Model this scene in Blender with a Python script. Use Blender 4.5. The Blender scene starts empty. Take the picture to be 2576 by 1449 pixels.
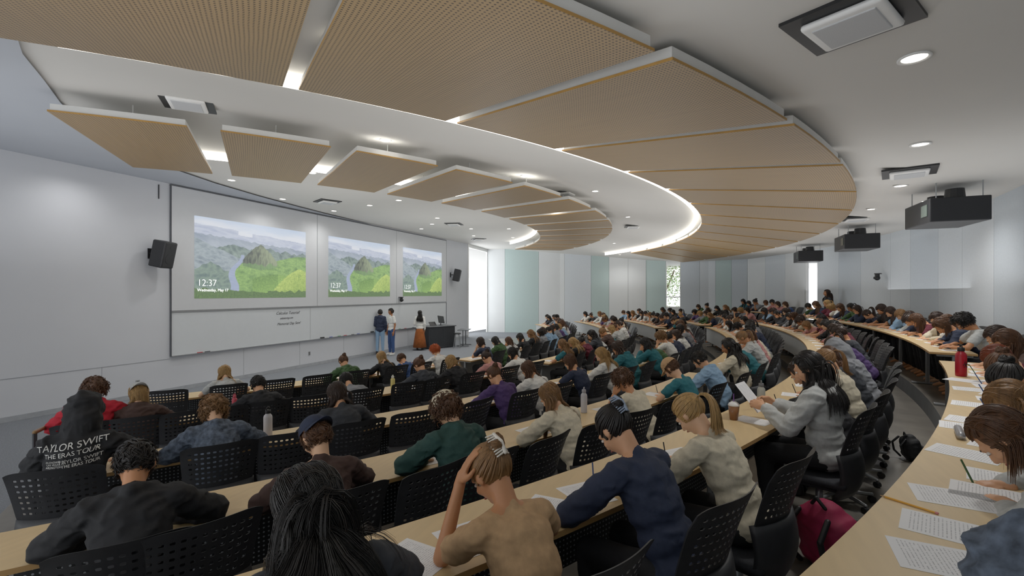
import bpy, bmesh, math, random
from mathutils import Vector, Matrix, noise
from mathutils.bvhtree import BVHTree
random.seed(7)
V = Vector
rad = math.radians
COL = bpy.context.scene.collection
# ------------------------------------------------------------------ materials
def lin(h):
    h = h.lstrip('#')
    r = []
    for i in (0, 2, 4):
        c = int(h[i:i+2], 16)/255
        r.append(c/12.92 if c <= .04045 else ((c+.055)/1.055)**2.4)
    return r
MATS = {}
def nt(name):
    m = bpy.data.materials.new(name); m.use_nodes = True
    return m, m.node_tree.nodes, m.node_tree.links, m.node_tree.nodes['Principled BSDF']
def mat(name, col, rough=.6, metal=0, var=.08, scale=8, bump=0, stretch=None, spec=.4):
    if name in MATS: return MATS[name]
    m, N, L, B = nt(name)
    c = lin(col)
    tc = N.new('ShaderNodeTexCoord'); mp = N.new('ShaderNodeMapping')
    nz = N.new('ShaderNodeTexNoise'); nz.inputs['Scale'].default_value = scale
    nz.inputs['Detail'].default_value = 4
    if stretch: mp.inputs['Scale'].default_value = stretch
    L.new(tc.outputs['Object'], mp.inputs['Vector']); L.new(mp.outputs['Vector'], nz.inputs['Vector'])
    cr = N.new('ShaderNodeValToRGB')
    cr.color_ramp.elements[0].position = .3; cr.color_ramp.elements[1].position = .7
    cr.color_ramp.elements[0].color = [x*(1-var) for x in c]+[1]
    cr.color_ramp.elements[1].color = [min(1, x*(1+var)) for x in c]+[1]
    L.new(nz.outputs['Fac'], cr.inputs['Fac']); L.new(cr.outputs['Color'], B.inputs['Base Color'])
    B.inputs['Roughness'].default_value = rough; B.inputs['Metallic'].default_value = metal
    B.inputs['Specular IOR Level'].default_value = spec
    if bump:
        b = N.new('ShaderNodeBump'); b.inputs['Strength'].default_value = bump; b.inputs['Distance'].default_value = .01
        L.new(nz.outputs['Fac'], b.inputs['Height']); L.new(b.outputs['Normal'], B.inputs['Normal'])
    MATS[name] = m
    return m
def emis(name, col, s):
    if name in MATS: return MATS[name]
    m, N, L, B = nt(name)
    c = lin(col)+[1]
    B.inputs['Base Color'].default_value = c
    B.inputs['Emission Color'].default_value = c; B.inputs['Emission Strength'].default_value = s
    MATS[name] = m; return m
def dotmat(name, base, dot, pitch, rad_, rough=.5, coord='UV', alpha=False, var=.1):
    m, N, L, B = nt(name)
    tc = N.new('ShaderNodeTexCoord'); sp = N.new('ShaderNodeSeparateXYZ')
    L.new(tc.outputs[coord], sp.inputs[0])
    def M_(op, a, b=None):
        n = N.new('ShaderNodeMath'); n.operation = op
        for i, x in enumerate((a, b)):
            if x is None: continue
            if isinstance(x, (int, float)): n.inputs[i].default_value = x
            else: L.new(x, n.inputs[i])
        return n.outputs[0]
    fx = M_('SUBTRACT', M_('FRACT', M_('DIVIDE', sp.outputs[0], pitch)), .5)
    fy = M_('SUBTRACT', M_('FRACT', M_('DIVIDE', sp.outputs[1], pitch)), .5)
    d = M_('SQRT', M_('ADD', M_('MULTIPLY', fx, fx), M_('MULTIPLY', fy, fy)))
    hole = M_('LESS_THAN', d, rad_)
    nz = N.new('ShaderNodeTexNoise'); nz.inputs['Scale'].default_value = 1.3; nz.inputs['Detail'].default_value = 6
    mp = N.new('ShaderNodeMapping'); mp.inputs['Scale'].default_value = (1, 14, 1)
    L.new(tc.outputs[coord], mp.inputs[0]); L.new(mp.outputs[0], nz.inputs['Vector'])
    cr = N.new('ShaderNodeValToRGB'); c = lin(base)
    cr.color_ramp.elements[0].color = [x*(1-var) for x in c]+[1]; cr.color_ramp.elements[1].color = [min(1, x*(1+var)) for x in c]+[1]
    L.new(nz.outputs['Fac'], cr.inputs['Fac'])
    mx = N.new('ShaderNodeMix'); mx.data_type = 'RGBA'
    L.new(hole, mx.inputs['Factor']); L.new(cr.outputs['Color'], mx.inputs[6]); mx.inputs[7].default_value = lin(dot)+[1]
    L.new(mx.outputs[2], B.inputs['Base Color']); B.inputs['Roughness'].default_value = rough
    MATS[name] = m; return m

m_wall = mat('wall_paint', 'C4C7CD', .55, var=.02, scale=1)
m_wallw = mat('wall_white', 'DADDDE', .6, var=.02, scale=1)
m_wallg = mat('acoustic_green', 'B4C6C4', .7, var=.03, scale=30)
m_wallb = mat('acoustic_blue', 'C4CCD3', .7, var=.03, scale=30)
m_walll = mat('acoustic_light', 'CFD5DA', .7, var=.03, scale=30)
m_seam = mat('seam_dark', '7A7E82', .7)
m_ceil = mat('ceiling_paint', 'D2D0CB', .75, var=.015, scale=1)
m_soff = mat('soffit_paint', 'B2B7BF', .75, var=.015, scale=1)
m_board = mat('screen_surface', 'C6C9CD', .45, var=.01)
m_wboard = mat('whiteboard_surface', 'C9CED2', .22, var=.01)
m_dark = mat('dark_metal', '1A1B1D', .45)
m_black = mat('black_plastic', '2A2B2E', .45, var=.15)
m_blackshell = mat('black_shell', '323336', .5, var=.12)
m_grey = mat('grey_metal', '9A9DA0', .35, metal=.6)
m_white = mat('white_plastic', 'E8E8E6', .4, var=.02)
m_maple = mat('maple_laminate', 'D4B888', .42, var=.05, scale=3, stretch=(1, 9, 1))
m_edge = mat('maple_edge', 'B08A58', .5, var=.1, scale=5)
m_panel = dotmat('perforated_ash', '977C54', '44331F', .03, .24, .5, var=.14)
m_paneledge = mat('panel_edge_wood', 'AE8444', .5, var=.1, scale=6)
m_panelw = mat('panel_edge_white', 'D6D6D3', .6, var=.02)
m_carpet = mat('carpet_grey', '75797F', .95, var=.22, scale=60, bump=.3)
m_conc = mat('polished_concrete', '726E67', .28, var=.25, scale=2.5)
m_modd = dotmat('perforated_dark', '26282B', '9A9FA4', .03, .2, .5)
m_modl = mat('fascia_light', 'B4B7B8', .6, var=.03)
m_light = emis('lamp_glow', 'FFF6E6', 9)
m_cove = emis('cove_glow', 'FFFAF0', 4.2)
def papermat():
    m, N, L, B = nt('printed_paper')
    tc = N.new('ShaderNodeTexCoord'); sp = N.new('ShaderNodeSeparateXYZ'); L.new(tc.outputs['Object'], sp.inputs[0])
    def M_(op, a, b=None):
        n = N.new('ShaderNodeMath'); n.operation = op
        for i, x in enumerate((a, b)):
            if x is None: continue
            if isinstance(x, (int, float)): n.inputs[i].default_value = x
            else: L.new(x, n.inputs[i])
        return n.outputs[0]
    ln = M_('LESS_THAN', M_('FRACT', M_('DIVIDE', sp.outputs[1], .011)), .3)
    nz = N.new('ShaderNodeTexNoise'); nz.inputs['Scale'].default_value = 60
    mp = N.new('ShaderNodeMapping'); mp.inputs['Scale'].default_value = (3, .6, 1)
    L.new(tc.outputs['Object'], mp.inputs[0]); L.new(mp.outputs[0], nz.inputs['Vector'])
    ink = M_('MULTIPLY', ln, M_('GREATER_THAN', nz.outputs['Fac'], .47))
    inx = M_('LESS_THAN', M_('ABSOLUTE', sp.outputs[0]), .088); iny = M_('LESS_THAN', M_('ABSOLUTE', sp.outputs[1]), .12)
    f = M_('MULTIPLY', M_('MULTIPLY', ink, M_('MULTIPLY', inx, iny)), .5)
    mx = N.new('ShaderNodeMix'); mx.data_type = 'RGBA'
    L.new(f, mx.inputs['Factor']); mx.inputs[6].default_value = (.86, .86, .87, 1); mx.inputs[7].default_value = (.12, .12, .14, 1)
    L.new(mx.outputs[2], B.inputs['Base Color']); B.inputs['Roughness'].default_value = .8
    return m
m_paper = papermat()
# ------------------------------------------------------------------ object helpers
def mesh(name, vs, fs, mats=(), smooth=False, midx=None):
    me = bpy.data.meshes.new(name); me.from_pydata([tuple(v) for v in vs], [], fs); me.update()
    for m in mats: me.materials.append(m)
    if smooth: me.polygons.foreach_set('use_smooth', [True]*len(me.polygons))
    if midx: me.polygons.foreach_set('material_index', midx)
    return me
def obj(name, me, parent=None, loc=None, rot=None, mats=None):
    o = bpy.data.objects.new(name, me); COL.objects.link(o)
    if parent: o.parent = parent
    if loc is not None: o.location = loc
    if rot is not None: o.rotation_euler = rot
    if mats:
        for i, m in enumerate(mats):
            if m and i < len(o.material_slots):
                o.material_slots[i].link = 'OBJECT'; o.material_slots[i].material = m
    return o
def tag(o, label, cat, group=None):
    o['label'] = label; o['category'] = cat
    if group: o['group'] = group
    return o
def struct(o, label=None):
    o['kind'] = 'structure'
    if label: o['label'] = label
    return o
def empty(name, loc, rz=0):
    e = bpy.data.objects.new(name, None); COL.objects.link(e); e.location = loc; e.rotation_euler = (0, 0, rz); e.empty_display_size = .1
    return e
class MB:
    """mesh builder"""
    def __init__(s): s.v = []; s.f = []; s.m = []
    def add(s, vs, fs, mi=0, M=None):
        o = len(s.v)
        s.v += [(M @ V(v)) if M else V(v) for v in vs]
        s.f += [tuple(i+o for i in f) for f in fs]; s.m += [mi]*len(fs)
        return s
    def box(s, x0, x1, y0, y1, z0, z1, mi=0, M=None):
        vs = [(x, y, z) for z in (z0, z1) for y in (y0, y1) for x in (x0, x1)]
        return s.add(vs, [(0, 2, 3, 1), (4, 5, 7, 6), (0, 1, 5, 4), (2, 6, 7, 3), (0, 4, 6, 2), (1, 3, 7, 5)], mi, M)
    def rbox(s, sx, sy, sz, r, mi=0, M=None, seg=2):
        bm = bmesh.new(); bmesh.ops.create_cube(bm, size=1)
        for v in bm.verts: v.co = V((v.co.x*sx, v.co.y*sy, v.co.z*sz))
        bmesh.ops.bevel(bm, geom=bm.edges[:]+bm.verts[:], offset=r, segments=seg, affect='EDGES', profile=.5)
        bm.verts.index_update()
        s.add([v.co.copy() for v in bm.verts], [tuple(v.index for v in f.verts) for f in bm.faces], mi, M); bm.free(); return s
    def cap(s, p0, r0, p1, r1, n=12, mi=0, M=None):
        p0 = V(p0); p1 = V(p1); a = p1-p0
        if a.length < 1e-6: a = V((0, 0, 1e-4))
        z = a.normalized(); x = z.orthogonal().normalized(); y = z.cross(x)
        rings = []
        for c, r, angs in ((p0, r0, (-70, -45, -20, 0)), (p1, r1, (0, 20, 45, 70))):
            for g in angs:
                rings.append((c+z*r*math.sin(rad(g)), r*math.cos(rad(g))))
        vs = [p0-z*r0]
        for c, r in rings:
            for i in range(n):
                t = 2*math.pi*i/n; vs.append(c+x*r*math.cos(t)+y*r*math.sin(t))
        vs.append(p1+z*r1); fs = []
        for i in range(n): fs.append((0, 1+(i+1) % n, 1+i))
        for k in range(7):
            for i in range(n):
                a0 = 1+k*n+i; a1 = 1+k*n+(i+1) % n; fs.append((a0, a1, a1+n, a0+n))
        l = len(vs)-1
        for i in range(n): fs.append((l, l-n+i, l-n+(i+1) % n))
        return s.add(vs, fs, mi, M)
    def ell(s, c, r, R=None, n=14, mi=0, M=None):
        c = V(c); vs = [V((0, 0, -1))]; k = n//2
        for j in range(1, k):
            g = -math.pi/2+math.pi*j/k
            for i in range(n):
                t = 2*math.pi*i/n; vs.append(V((math.cos(g)*math.cos(t), math.cos(g)*math.sin(t), math.sin(g))))
        vs.append(V((0, 0, 1))); fs = []
        for i in range(n): fs.append((0, 1+(i+1) % n, 1+i))
        for j in range(k-2):
            for i in range(n):
                a0 = 1+j*n+i; a1 = 1+j*n+(i+1) % n; fs.append((a0, a1, a1+n, a0+n))
        l = len(vs)-1
        for i in range(n): fs.append((l, l-n+i, l-n+(i+1) % n))
        out = []
        for v in vs:
            w = V((v.x*r[0], v.y*r[1], v.z*r[2]))
            if R: w = R @ w
            out.append(w+c)
        return s.add(out, fs, mi, M)
    def cyl(s, p0, p1, r0, r1=None, n=16, mi=0, M=None):
        r1 = r0 if r1 is None else r1
        p0 = V(p0); p1 = V(p1); z = (p1-p0).normalized(); x = z.orthogonal().normalized(); y = z.cross(x)
        vs = [c+x*r*math.cos(2*math.pi*i/n)+y*r*math.sin(2*math.pi*i/n) for c, r in ((p0, r0), (p1, r1)) for i in range(n)]
        fs = [(i, (i+1) % n, n+(i+1) % n, n+i) for i in range(n)]+[tuple(range(n))[::-1], tuple(range(n, 2*n))]
        return s.add(vs, fs, mi, M)
    def lathe(s, prof, n=20, mi=0, M=None):
        vs = [(r*math.cos(2*math.pi*i/n), r*math.sin(2*math.pi*i/n), z) for r, z in prof for i in range(n)]
        fs = []
        for k in range(len(prof)-1):
            for i in range(n): fs.append((k*n+i, k*n+(i+1) % n, (k+1)*n+(i+1) % n, (k+1)*n+i))
        fs.append(tuple(range(n))[::-1]); fs.append(tuple(range((len(prof)-1)*n, len(prof)*n)))
        return s.add(vs, fs, mi, M)
    def me(s, name, mats=(), smooth=False):
        return mesh(name, s.v, s.f, mats, smooth, s.m)
def remesh(mb, voxel, smooth=3, dec=1, name='tmp', fac=.5):
    me = mb.me(name); o = bpy.data.objects.new(name, me); COL.objects.link(o)
    r = o.modifiers.new('r', 'REMESH'); r.mode = 'VOXEL'; r.voxel_size = voxel
    if smooth:
        s = o.modifiers.new('s', 'SMOOTH'); s.iterations = smooth; s.factor = fac
    if dec < 1:
        d = o.modifiers.new('d', 'DECIMATE'); d.ratio = dec
    dg = bpy.context.evaluated_depsgraph_get(); dg.update()
    ev = o.evaluated_get(dg); out = bpy.data.meshes.new_from_object(ev)
    vs = [v.co.copy() for v in out.vertices]; fs = [tuple(p.vertices) for p in out.polygons]; ns = [v.normal.copy() for v in out.vertices]
    bpy.data.objects.remove(o); bpy.data.meshes.remove(me); bpy.data.meshes.remove(out)
    return vs, fs, ns
# ------------------------------------------------------------------ room geometry (x along front wall, y=-distance from it)
A_ = rad(21.97); FW = V((math.cos(A_), math.sin(A_))); RT = V((math.sin(A_), -math.cos(A_)))
CAM = V((0, -12, 2.4))
def W(t, n, z=0): return V((t, -n, z))
def loc_cam(X, Y, z=0):
    p = V((CAM.x, CAM.y))+RT*X+FW*Y
    return V((p.x, p.y, z))
def K(px): return (px-1288)/1200
SC = V((14.3, 10)); CC = V((14.3, 5.5))
def seat_pt(R, phi, z=0): return V((SC.x+R*math.sin(phi), SC.y-R*math.cos(phi), z))
def ceil_pt(R, phi, z=0): return V((CC.x+R*math.sin(phi), CC.y-R*math.cos(phi), z))
def zc_R(R):
    if R > 21: return 4.1
    if R < 14: return 5.08
    return 4.1+(21-R)*.14
def zc(x, y): return zc_R(math.hypot(x-CC.x, y-CC.y))
def phi_at(R, bx, far=False):
    d = FW+RT*bx; o = V((CAM.x, CAM.y))-SC
    a = d.dot(d); b = 2*o.dot(d); c = o.dot(o)-R*R; q = max(0, b*b-4*a*c)
    Y = (-b+(1 if far else -1)*math.sqrt(q))/(2*a)
    p = o+d*Y
    return math.atan2(p.x, -p.y), Y
def to_ceiling(bx, bz):
    Y = .5
    while Y < 40:
        p = loc_cam(bx*Y, Y)
        if 2.4+bz*Y > zc(p.x, p.y): return V((p.x, p.y, zc(p.x, p.y)))
        Y += .02
    return None
def arcslab(mb, C, R0, R1, p0, p1, z0, z1, seg, mi=0, mi_side=None, uv=None):
    vs = []
    def f(z, R): return z(R) if callable(z) else z
    for i in range(seg+1):
        a = p0+(p1-p0)*i/seg
        for R, z in ((R0, z0), (R1, z0), (R1, z1), (R0, z1)):
            vs.append(V((C.x+R*math.sin(a), C.y-R*math.cos(a), f(z, R))))
    fs = []; ms = []
    for i in range(seg):
        a = i*4; b = a+4
        for j in range(4):
            k = (j+1) % 4; fs.append((a+j, b+j, b+k, a+k)); ms.append(mi if j == 2 else (mi_side if mi_side is not None else mi))
    fs.append((0, 1, 2, 3)); fs.append((seg*4+3, seg*4+2, seg*4+1, seg*4)); ms += [mi_side if mi_side is not None else mi]*2
    o = len(mb.v); mb.v += vs; mb.f += [tuple(i+o for i in q) for q in fs]; mb.m += ms
# rows: head radius, floor height
ROWS = {'F': (17.2, 0.0), 'E': (19.4, .12), 'D': (21.4, .25), 'C': (23.1, .37), 'B': (24.62, .56), 'A': (26.12, .82)}
RISE = [('E', 18.7), ('D', 20.7), ('C', 22.4), ('B', 24.0), ('A', 25.66)]
ZA = ROWS['A'][1]; ZB = ROWS['B'][1]; HO = .31
# floor
mb = MB()
mb.box(-3, 30, -28, 1.5, -.1, -.002, 0)
arcslab(mb, SC, 14.2, 18.7, rad(-36), rad(36), -.001, .002, 60, 1)
rs = [r for _, r in RISE]+[27.4]
for (nm, r0), r1 in zip(RISE, rs[1:]):
    arcslab(mb, SC, r0, r1, rad(-37.5 if nm != 'A' else -42), rad(42), 0.001, ROWS[nm][1], 90, 1, 2)
fl = struct(obj('floor', mb.me('floor', [m_carpet, m_conc, mat('riser', '6F7276', .8)])), 'grey carpet and polished concrete stepped floor')
# ceiling
vs = []; fs = []; NA = 120
radii = [0, 6, 9, 12.5, 14]+[14+(21-14)*i/8 for i in range(1, 9)]+[24, 28, 34]
for R in radii:
    for i in range(NA): vs.append(ceil_pt(R, 2*math.pi*i/NA, zc_R(R)))
for k in range(len(radii)-1):
    for i in range(NA):
        a = k*NA+i; b = k*NA+(i+1) % NA; fs.append((a, a+NA, b+NA, b))
ce = struct(obj('ceiling', mesh('ceiling', vs, fs, [m_ceil], True)), 'off-white gently sloping curved ceiling')
# soffit
B_ = [(1.2, 9.5), (1.6, 8.2), (1.95, 7.06), (2.5, 5.9), (3.1, 4.9), (3.8, 3.7), (4.7, 2.65), (5.6, 2.0), (6.7, 1.5), (8, 1.05), (9.5, .7), (11, .45), (12.5, .25), (15, .05)]
vs = []; fs = []
for i, (t, n) in enumerate(B_):
    t2 = -3+18*(i/(len(B_)-1))**1.5
    for j in range(7):
        s = j/6; tt = t+(t2-t)*s; n2 = n+((9.5*(1-i/4) if i < 4 else 0)-n)*s
        vs.append(W(tt, n2, zc(tt, -n2)-.035))
for i in range(len(B_)-1):
    for j in range(6):
        a = i*7+j; fs.append((a, a+1, a+8, a+7))
struct(obj('trim_1', mesh('trim', vs, fs, [m_soff], True)), 'blue-grey painted curved soffit band')
# front wall
mb = MB(); mb.box(-3, 23.3, 0, .2, 0, 5.3)
struct(obj('wall_front', mb.me('wall', [m_wall])), 'smooth grey-white front wall')
mb = MB(); mb.box(-3, 7.6, -.006, .002, .80, .812)
mb.box(-3, 23.3, -.012, .002, 0, .10, 0)
for t in (1.5, 3.9, 6.2): mb.box(t, t+.008, -.005, .002, .1, .8)
for t in (9.6, 11.6, 13.6, 15.6, 17.6, 19.6): mb.box(t, t+.008, -.005, .002, .1, .86)
struct(obj('baseboard_front', mb.me('seams', [mat('seam_soft', '9A9EA3', .7)])), 'grey seams and base along front wall')
# perimeter far/rear
per = [V((26.6, .4)), V((27.5, -4)), V((27.9, -9)), V((27.4, -12.2))]
a0 = math.asin(12.3/26.9)
for i in range(61):
    a = a0+(rad(-41)-a0)*i/60; p = seat_pt(27.0, a); per.append(V((p.x, p.y)))
def hit_per(k):
    o = V((CAM.x, CAM.y)); d = FW+RT*k; best = None
    for i in range(len(per)-1):
        p, q = per[i], per[i+1]; e = q-p
        den = d.x*e.y-d.y*e.x
        if abs(den) < 1e-9: continue
        w = p-o; Y = (w.x*e.y-w.y*e.x)/den; s = (w.x*d.y-w.y*d.x)/den
        if Y > 1 and -1e-6 <= s <= 1+1e-6 and (best is None or Y > best[0]): best = (Y, i+s)
    return best[1] if best else None
def per_pt(s):
    i = min(int(s), len(per)-2); return per[i].lerp(per[i+1], s-i)
def strip(mb, s0, s1, z0, z1, mi, out=0, th=.12, gap=.006):
    ss = [s0]+[float(i) for i in range(int(s0)+1, int(math.ceil(s1)))]+[s1]
    pts = [per_pt(s) for s in ss]
    if gap:
        pts[0] = pts[0]+(pts[1]-pts[0]).normalized()*gap; pts[-1] = pts[-1]+(pts[-2]-pts[-1]).normalized()*gap
    vs = []
    for i, p in enumerate(pts):
        d = (pts[min(i+1, len(pts)-1)]-pts[max(i-1, 0)]).normalized(); nrm = V((d.y, -d.x))
        if nrm.dot(V((14, -6))-p) > 0: nrm = -nrm
        a = p+nrm*out; b = p+nrm*(out+th)
        vs += [V((a.x, a.y, z0)), V((b.x, b.y, z0)), V((b.x, b.y, z1)), V((a.x, a.y, z1))]
    fs = []
    for i in range(len(pts)-1):
        for j in range(4): k = (j+1) % 4; fs.append((i*4+j, i*4+4+j, i*4+4+k, i*4+k))
    l = (len(pts)-1)*4; fs += [(0, 1, 2, 3), (l+3, l+2, l+1, l)]
    mb.add(vs, fs, mi)
bounds = [(1219, 0), (1270, 1), (1355, 0), (1420, 3), (1487, 1), (1532, 0), (1580, 0), (1625, 1), (1675, 'w'), (1712, 2), (1760, 3), (1800, 1), (1840, 2), (1880, 0), (1925, 3), (1975, 'd'), (2027, 'w2'), (2057, 3), (2110, 2), (2165, 3), (2240, 3), (2290, 2), (2360, 3), (2420, 3), (2500, 2), (2576, 3)]
S_ = [0 if px == 1219 else hit_per(K(px)) for px, _ in bounds]
wf = MB(); wr = MB(); back = MB(); wins = []
for i, (px, c) in enumerate(bounds):
    s0 = S_[i]; s1 = S_[i+1] if i+1 < len(bounds) else s0+3
    tgt = wf if px < 1700 else wr
    if c in ('w', 'w2'):
        lo, hi = (1.6, 4.2) if c == 'w' else (.85, 3.95)
        strip(tgt, s0, s1, 0, lo, 0); strip(tgt, s0, s1, hi, 5.3, 0); wins.append((s0, s1, lo, hi)); continue
    if c == 'd':
        strip(tgt, s0, s1, 0, 5.3, 0); door = (s0, s1); continue
    strip(tgt, s0, s1, 0, 5.3, c); strip(back, s0-.001, s1+.001, 0, 5.3, 0, out=.06, th=.12, gap=0)
s = S_[-1]+3
while s < len(per)-2:
    strip(wr, s, min(s+3, len(per)-1), 0, 5.3, (3, 2)[int(s) % 2]); s += 3
wm = [m_wallw, m_wallg, m_wallb, m_walll]
struct(obj('wall_far', wf.me('wf', wm)), 'white and pale green acoustic panel side wall')
struct(obj('wall_rear', wr.me('wr', wm)), 'curved pale grey acoustic panel rear wall')
struct(obj('trim_2', back.me('bk', [m_seam])), 'dark joints behind acoustic wall panels')
for i, (s0, s1, lo, hi) in enumerate(wins):
    mb = MB()
    strip(mb, s0, s1, lo, lo+.05, 0, th=.1, gap=0); strip(mb, s0, s1, hi-.05, hi, 0, th=.1, gap=0)
    e = .03/((per_pt(s1)-per_pt(s0)).length)*(s1-s0)
    strip(mb, s0, s0+e, lo, hi, 0, th=.1, gap=0); strip(mb, s1-e, s1, lo, hi, 0, th=.1, gap=0)
    if i == 0: strip(mb, s0, s1, 2.15, 2.2, 0, th=.1, gap=0)
    struct(obj('window_%d' % (i+1), mb.me('wn', [m_white])), 'narrow vertical window with slim frame')
mb = MB(); strip(mb, door[0]+.05, door[1]-.05, .85, 3.0, 0, out=-.02, th=.05); struct(obj('door_1', mb.me('door', [m_wallw])), 'plain white flush door')
mb = MB()
p = V((23.3, 0)); q = V((26.6, .4))
for s in (0, 1):
    c = p.lerp(q, s); mb.box(c.x-.04, c.x+.04, c.y-.04, c.y+.04, 0, 5.2)
mb.add([(23.3, -.03, 4.9), (26.6, .37, 4.9), (26.6, .45, 4.9), (23.3, .05, 4.9), (23.3, -.03, 5.3), (26.6, .37, 5.3), (26.6, .45, 5.3), (23.3, .05, 5.3)], [(0, 1, 5, 4), (2, 3, 7, 6), (0, 3, 2, 1), (4, 5, 6, 7)])
struct(obj('window_3', mb.me('wn3', [m_white])), 'floor-to-ceiling glazed opening with white frame')
# ------------------------------------------------------------------ ceiling panels
def ceiling_panel(R0, R1, a0, a1, lab, grp, zf):
    body = MB()
    arcslab(body, CC, R0, R1, a0, a1, lambda R: zf(R)+.002, lambda R: zf(R)+.085, 4, 0, 0)
    e = empty('ceiling_panel', ceil_pt((R0+R1)/2, (a0+a1)/2, zf((R0+R1)/2))); inv = Matrix.Translation(-e.location)
    obj('panel_frame', mesh('pf', [inv @ v for v in body.v], body.f, [m_panelw]), e)
    nr = 6; na = 4; vs = []; fs = []; uvs = []
    g = .02
    for lay in (0, -.022):
        for i in range(nr+1):
            for j in range(na+1):
                R = R0-g+(R1-R0+2*g)*i/nr; a = a0-g/R+(a1-a0+2*g/R)*j/na
                vs.append(inv @ ceil_pt(R, a, zf(R)+lay)); uvs.append((R, (a)*(R0+R1)/2))
    w = na+1; h = (nr+1)*w
    for i in range(nr):
        for j in range(na):
            a = i*w+j; fs.append((a, a+1, a+w+1, a+w)); fs.append((h+a, h+a+w, h+a+w+1, h+a+1))
    nf = len(fs)
    ring = [j for j in range(w)]+[i*w+na for i in range(1, nr+1)]+[nr*w+j for j in range(na-1, -1, -1)]+[i*w for i in range(nr-1, 0, -1)]
    for x in range(len(ring)):
        a = ring[x]; b = ring[(x+1) % len(ring)]; fs.append((a, b, b+h, a+h))
    me = mesh('pw', vs, fs, [m_panel, m_paneledge], False, [0]*nf+[1]*(len(fs)-nf))
    ul = me.uv_layers.new(name='UVMap')
    for l in me.loops: ul.data[l.index].uv = uvs[l.vertex_index]
    obj('wood_face', me, e)
    for R in (R0+.5, R1-.5):
        a = (a0+a1)/2
        hg = MB(); p = ceil_pt(R, a, zc_R(R)); hg.cyl(V((p.x, p.y, zf(R)+.07))-e.location, p+V((0, 0, .01))-e.location, .008, n=8)
        obj('hanger', hg.me('hg', [m_panelw]), e)
    tag(e, lab, 'ceiling panel', grp)
for i in range(13):
    a = rad(-47.9+7.3*i); ceiling_panel(12.05, 14.7, a, a+rad(5.6), 'small perforated light wood acoustic panel below white ceiling', 'inner ring of ceiling panels', lambda R: 4.66+(R-11.9)*.015)
for i in range(14):
    a = rad(-45.2+(0 if i == 0 else 7.4+5.75*(i-1)))
    ceiling_panel(17.45, 20.4, a, a+rad(6.8 if i == 0 else 5.1), 'long perforated light wood acoustic panel below white ceiling', 'outer ring of ceiling panels', lambda R: zc_R(R)-.16)
for R, p0, p1 in ((17.26, -44, 44), (11.88, -47, 47)):
    mb = MB(); arcslab(mb, CC, R, R+.03, rad(p0), rad(p1), zc_R(R)-.14, zc_R(R)-.005, 80)
    tag(obj('cove_light_strip', mb.me('cove', [m_cove])), 'curved white cove light strip along the ceiling panels', 'light')
# ------------------------------------------------------------------ downlights
mbr = MB(); mbr.lathe([(.075, 0), (.10, 0), (.10, -.012), (.085, -.014), (.075, -.004)], 20); me_ring = mbr.me('ring', [m_white], True)
mbl = MB(); mbl.lathe([(.0, -.002), (.076, -.002), (.076, -.006), (0, -.008)], 20); me_lens = mbl.me('lens', [m_light])
DL = [(886, 105), (2300, 142), (970, 351), (1320, 442), (2315, 361), (225, 394), (530, 394), (785, 434), (711, 500), (2265, 466), (2193, 525), (1498, 480), (1580, 545), (1003, 503), (1100, 548), (930, 516), (1185, 575), (1290, 597), (840, 530), (1280, 575), (1060, 575), (1400, 505), (1560, 640), (2010, 600)]
spots = []
for px, py in DL:
    p = to_ceiling(K(px), (737-py)/1200)
    if p: spots.append(p)
for t, n in ((-1, 9), (1.5, 4), (-1, 13), (11, 15.8), (23, 8), (18, 15.5), (12, 2.5), (16, 2.2), (20, 2), (8, 1.6), (24.5, 4)):
    if min((V((t, -n, 4))-V((s.x, s.y, 4))).length for s in spots) > .8: spots.append(V((t, -n, zc(t, -n))))
ld = bpy.data.lights.new('downlight_lamp', 'SPOT'); ld.energy = 112; ld.spot_size = rad(150); ld.spot_blend = 1; ld.shadow_soft_size = .15; ld.color = (1, .98, .95)
for p in spots:
    e = empty('recessed_downlight', p-V((0, 0, .001)))
    obj('trim_ring', me_ring, e); obj('lens', me_lens, e)
    l = bpy.data.objects.new('downlight_lamp', ld); COL.objects.link(l); l.parent = e; l.location = (0, 0, -.03)
    tag(e, 'round recessed downlight glowing in white ceiling', 'ceiling light', 'recessed downlights')
sq = MB(); sq.box(-.42, .42, -.42, .42, -.03, 0); me_sq = sq.me('sqf', [m_dark])
sp2 = MB(); sp2.rbox(.6, .6, .06, .028); me_sp = sp2.me('sqp', [m_white], True)
sg = MB(); sg.rbox(.46, .46, .02, .008); me_sg = sg.me('sqg', [mat('grille_white', 'C0C2C4', .7, var=.1, scale=200)])
for px, py in ((472, 255), (2143, 45), (2287, 430), (1421, 485), (824, 506), (1142, 563), (1593, 569), (2155, 549), (1204, 601)):
    p = to_ceiling(K(px), (737-py)/1200)
    if not p: continue
    e = empty('ceiling_speaker', p, math.atan2(p.x-CC.x, CC.y-p.y))
    obj('mounting_plate', me_sq, e); obj('speaker_box', me_sp, e, (0, 0, -.058)); obj('grille', me_sg, e, (0, 0, -.09))
    e.scale = (.72, .72, .72)
    tag(e, 'square white ceiling speaker on dark mounting plate', 'speaker', 'ceiling speakers')
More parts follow.
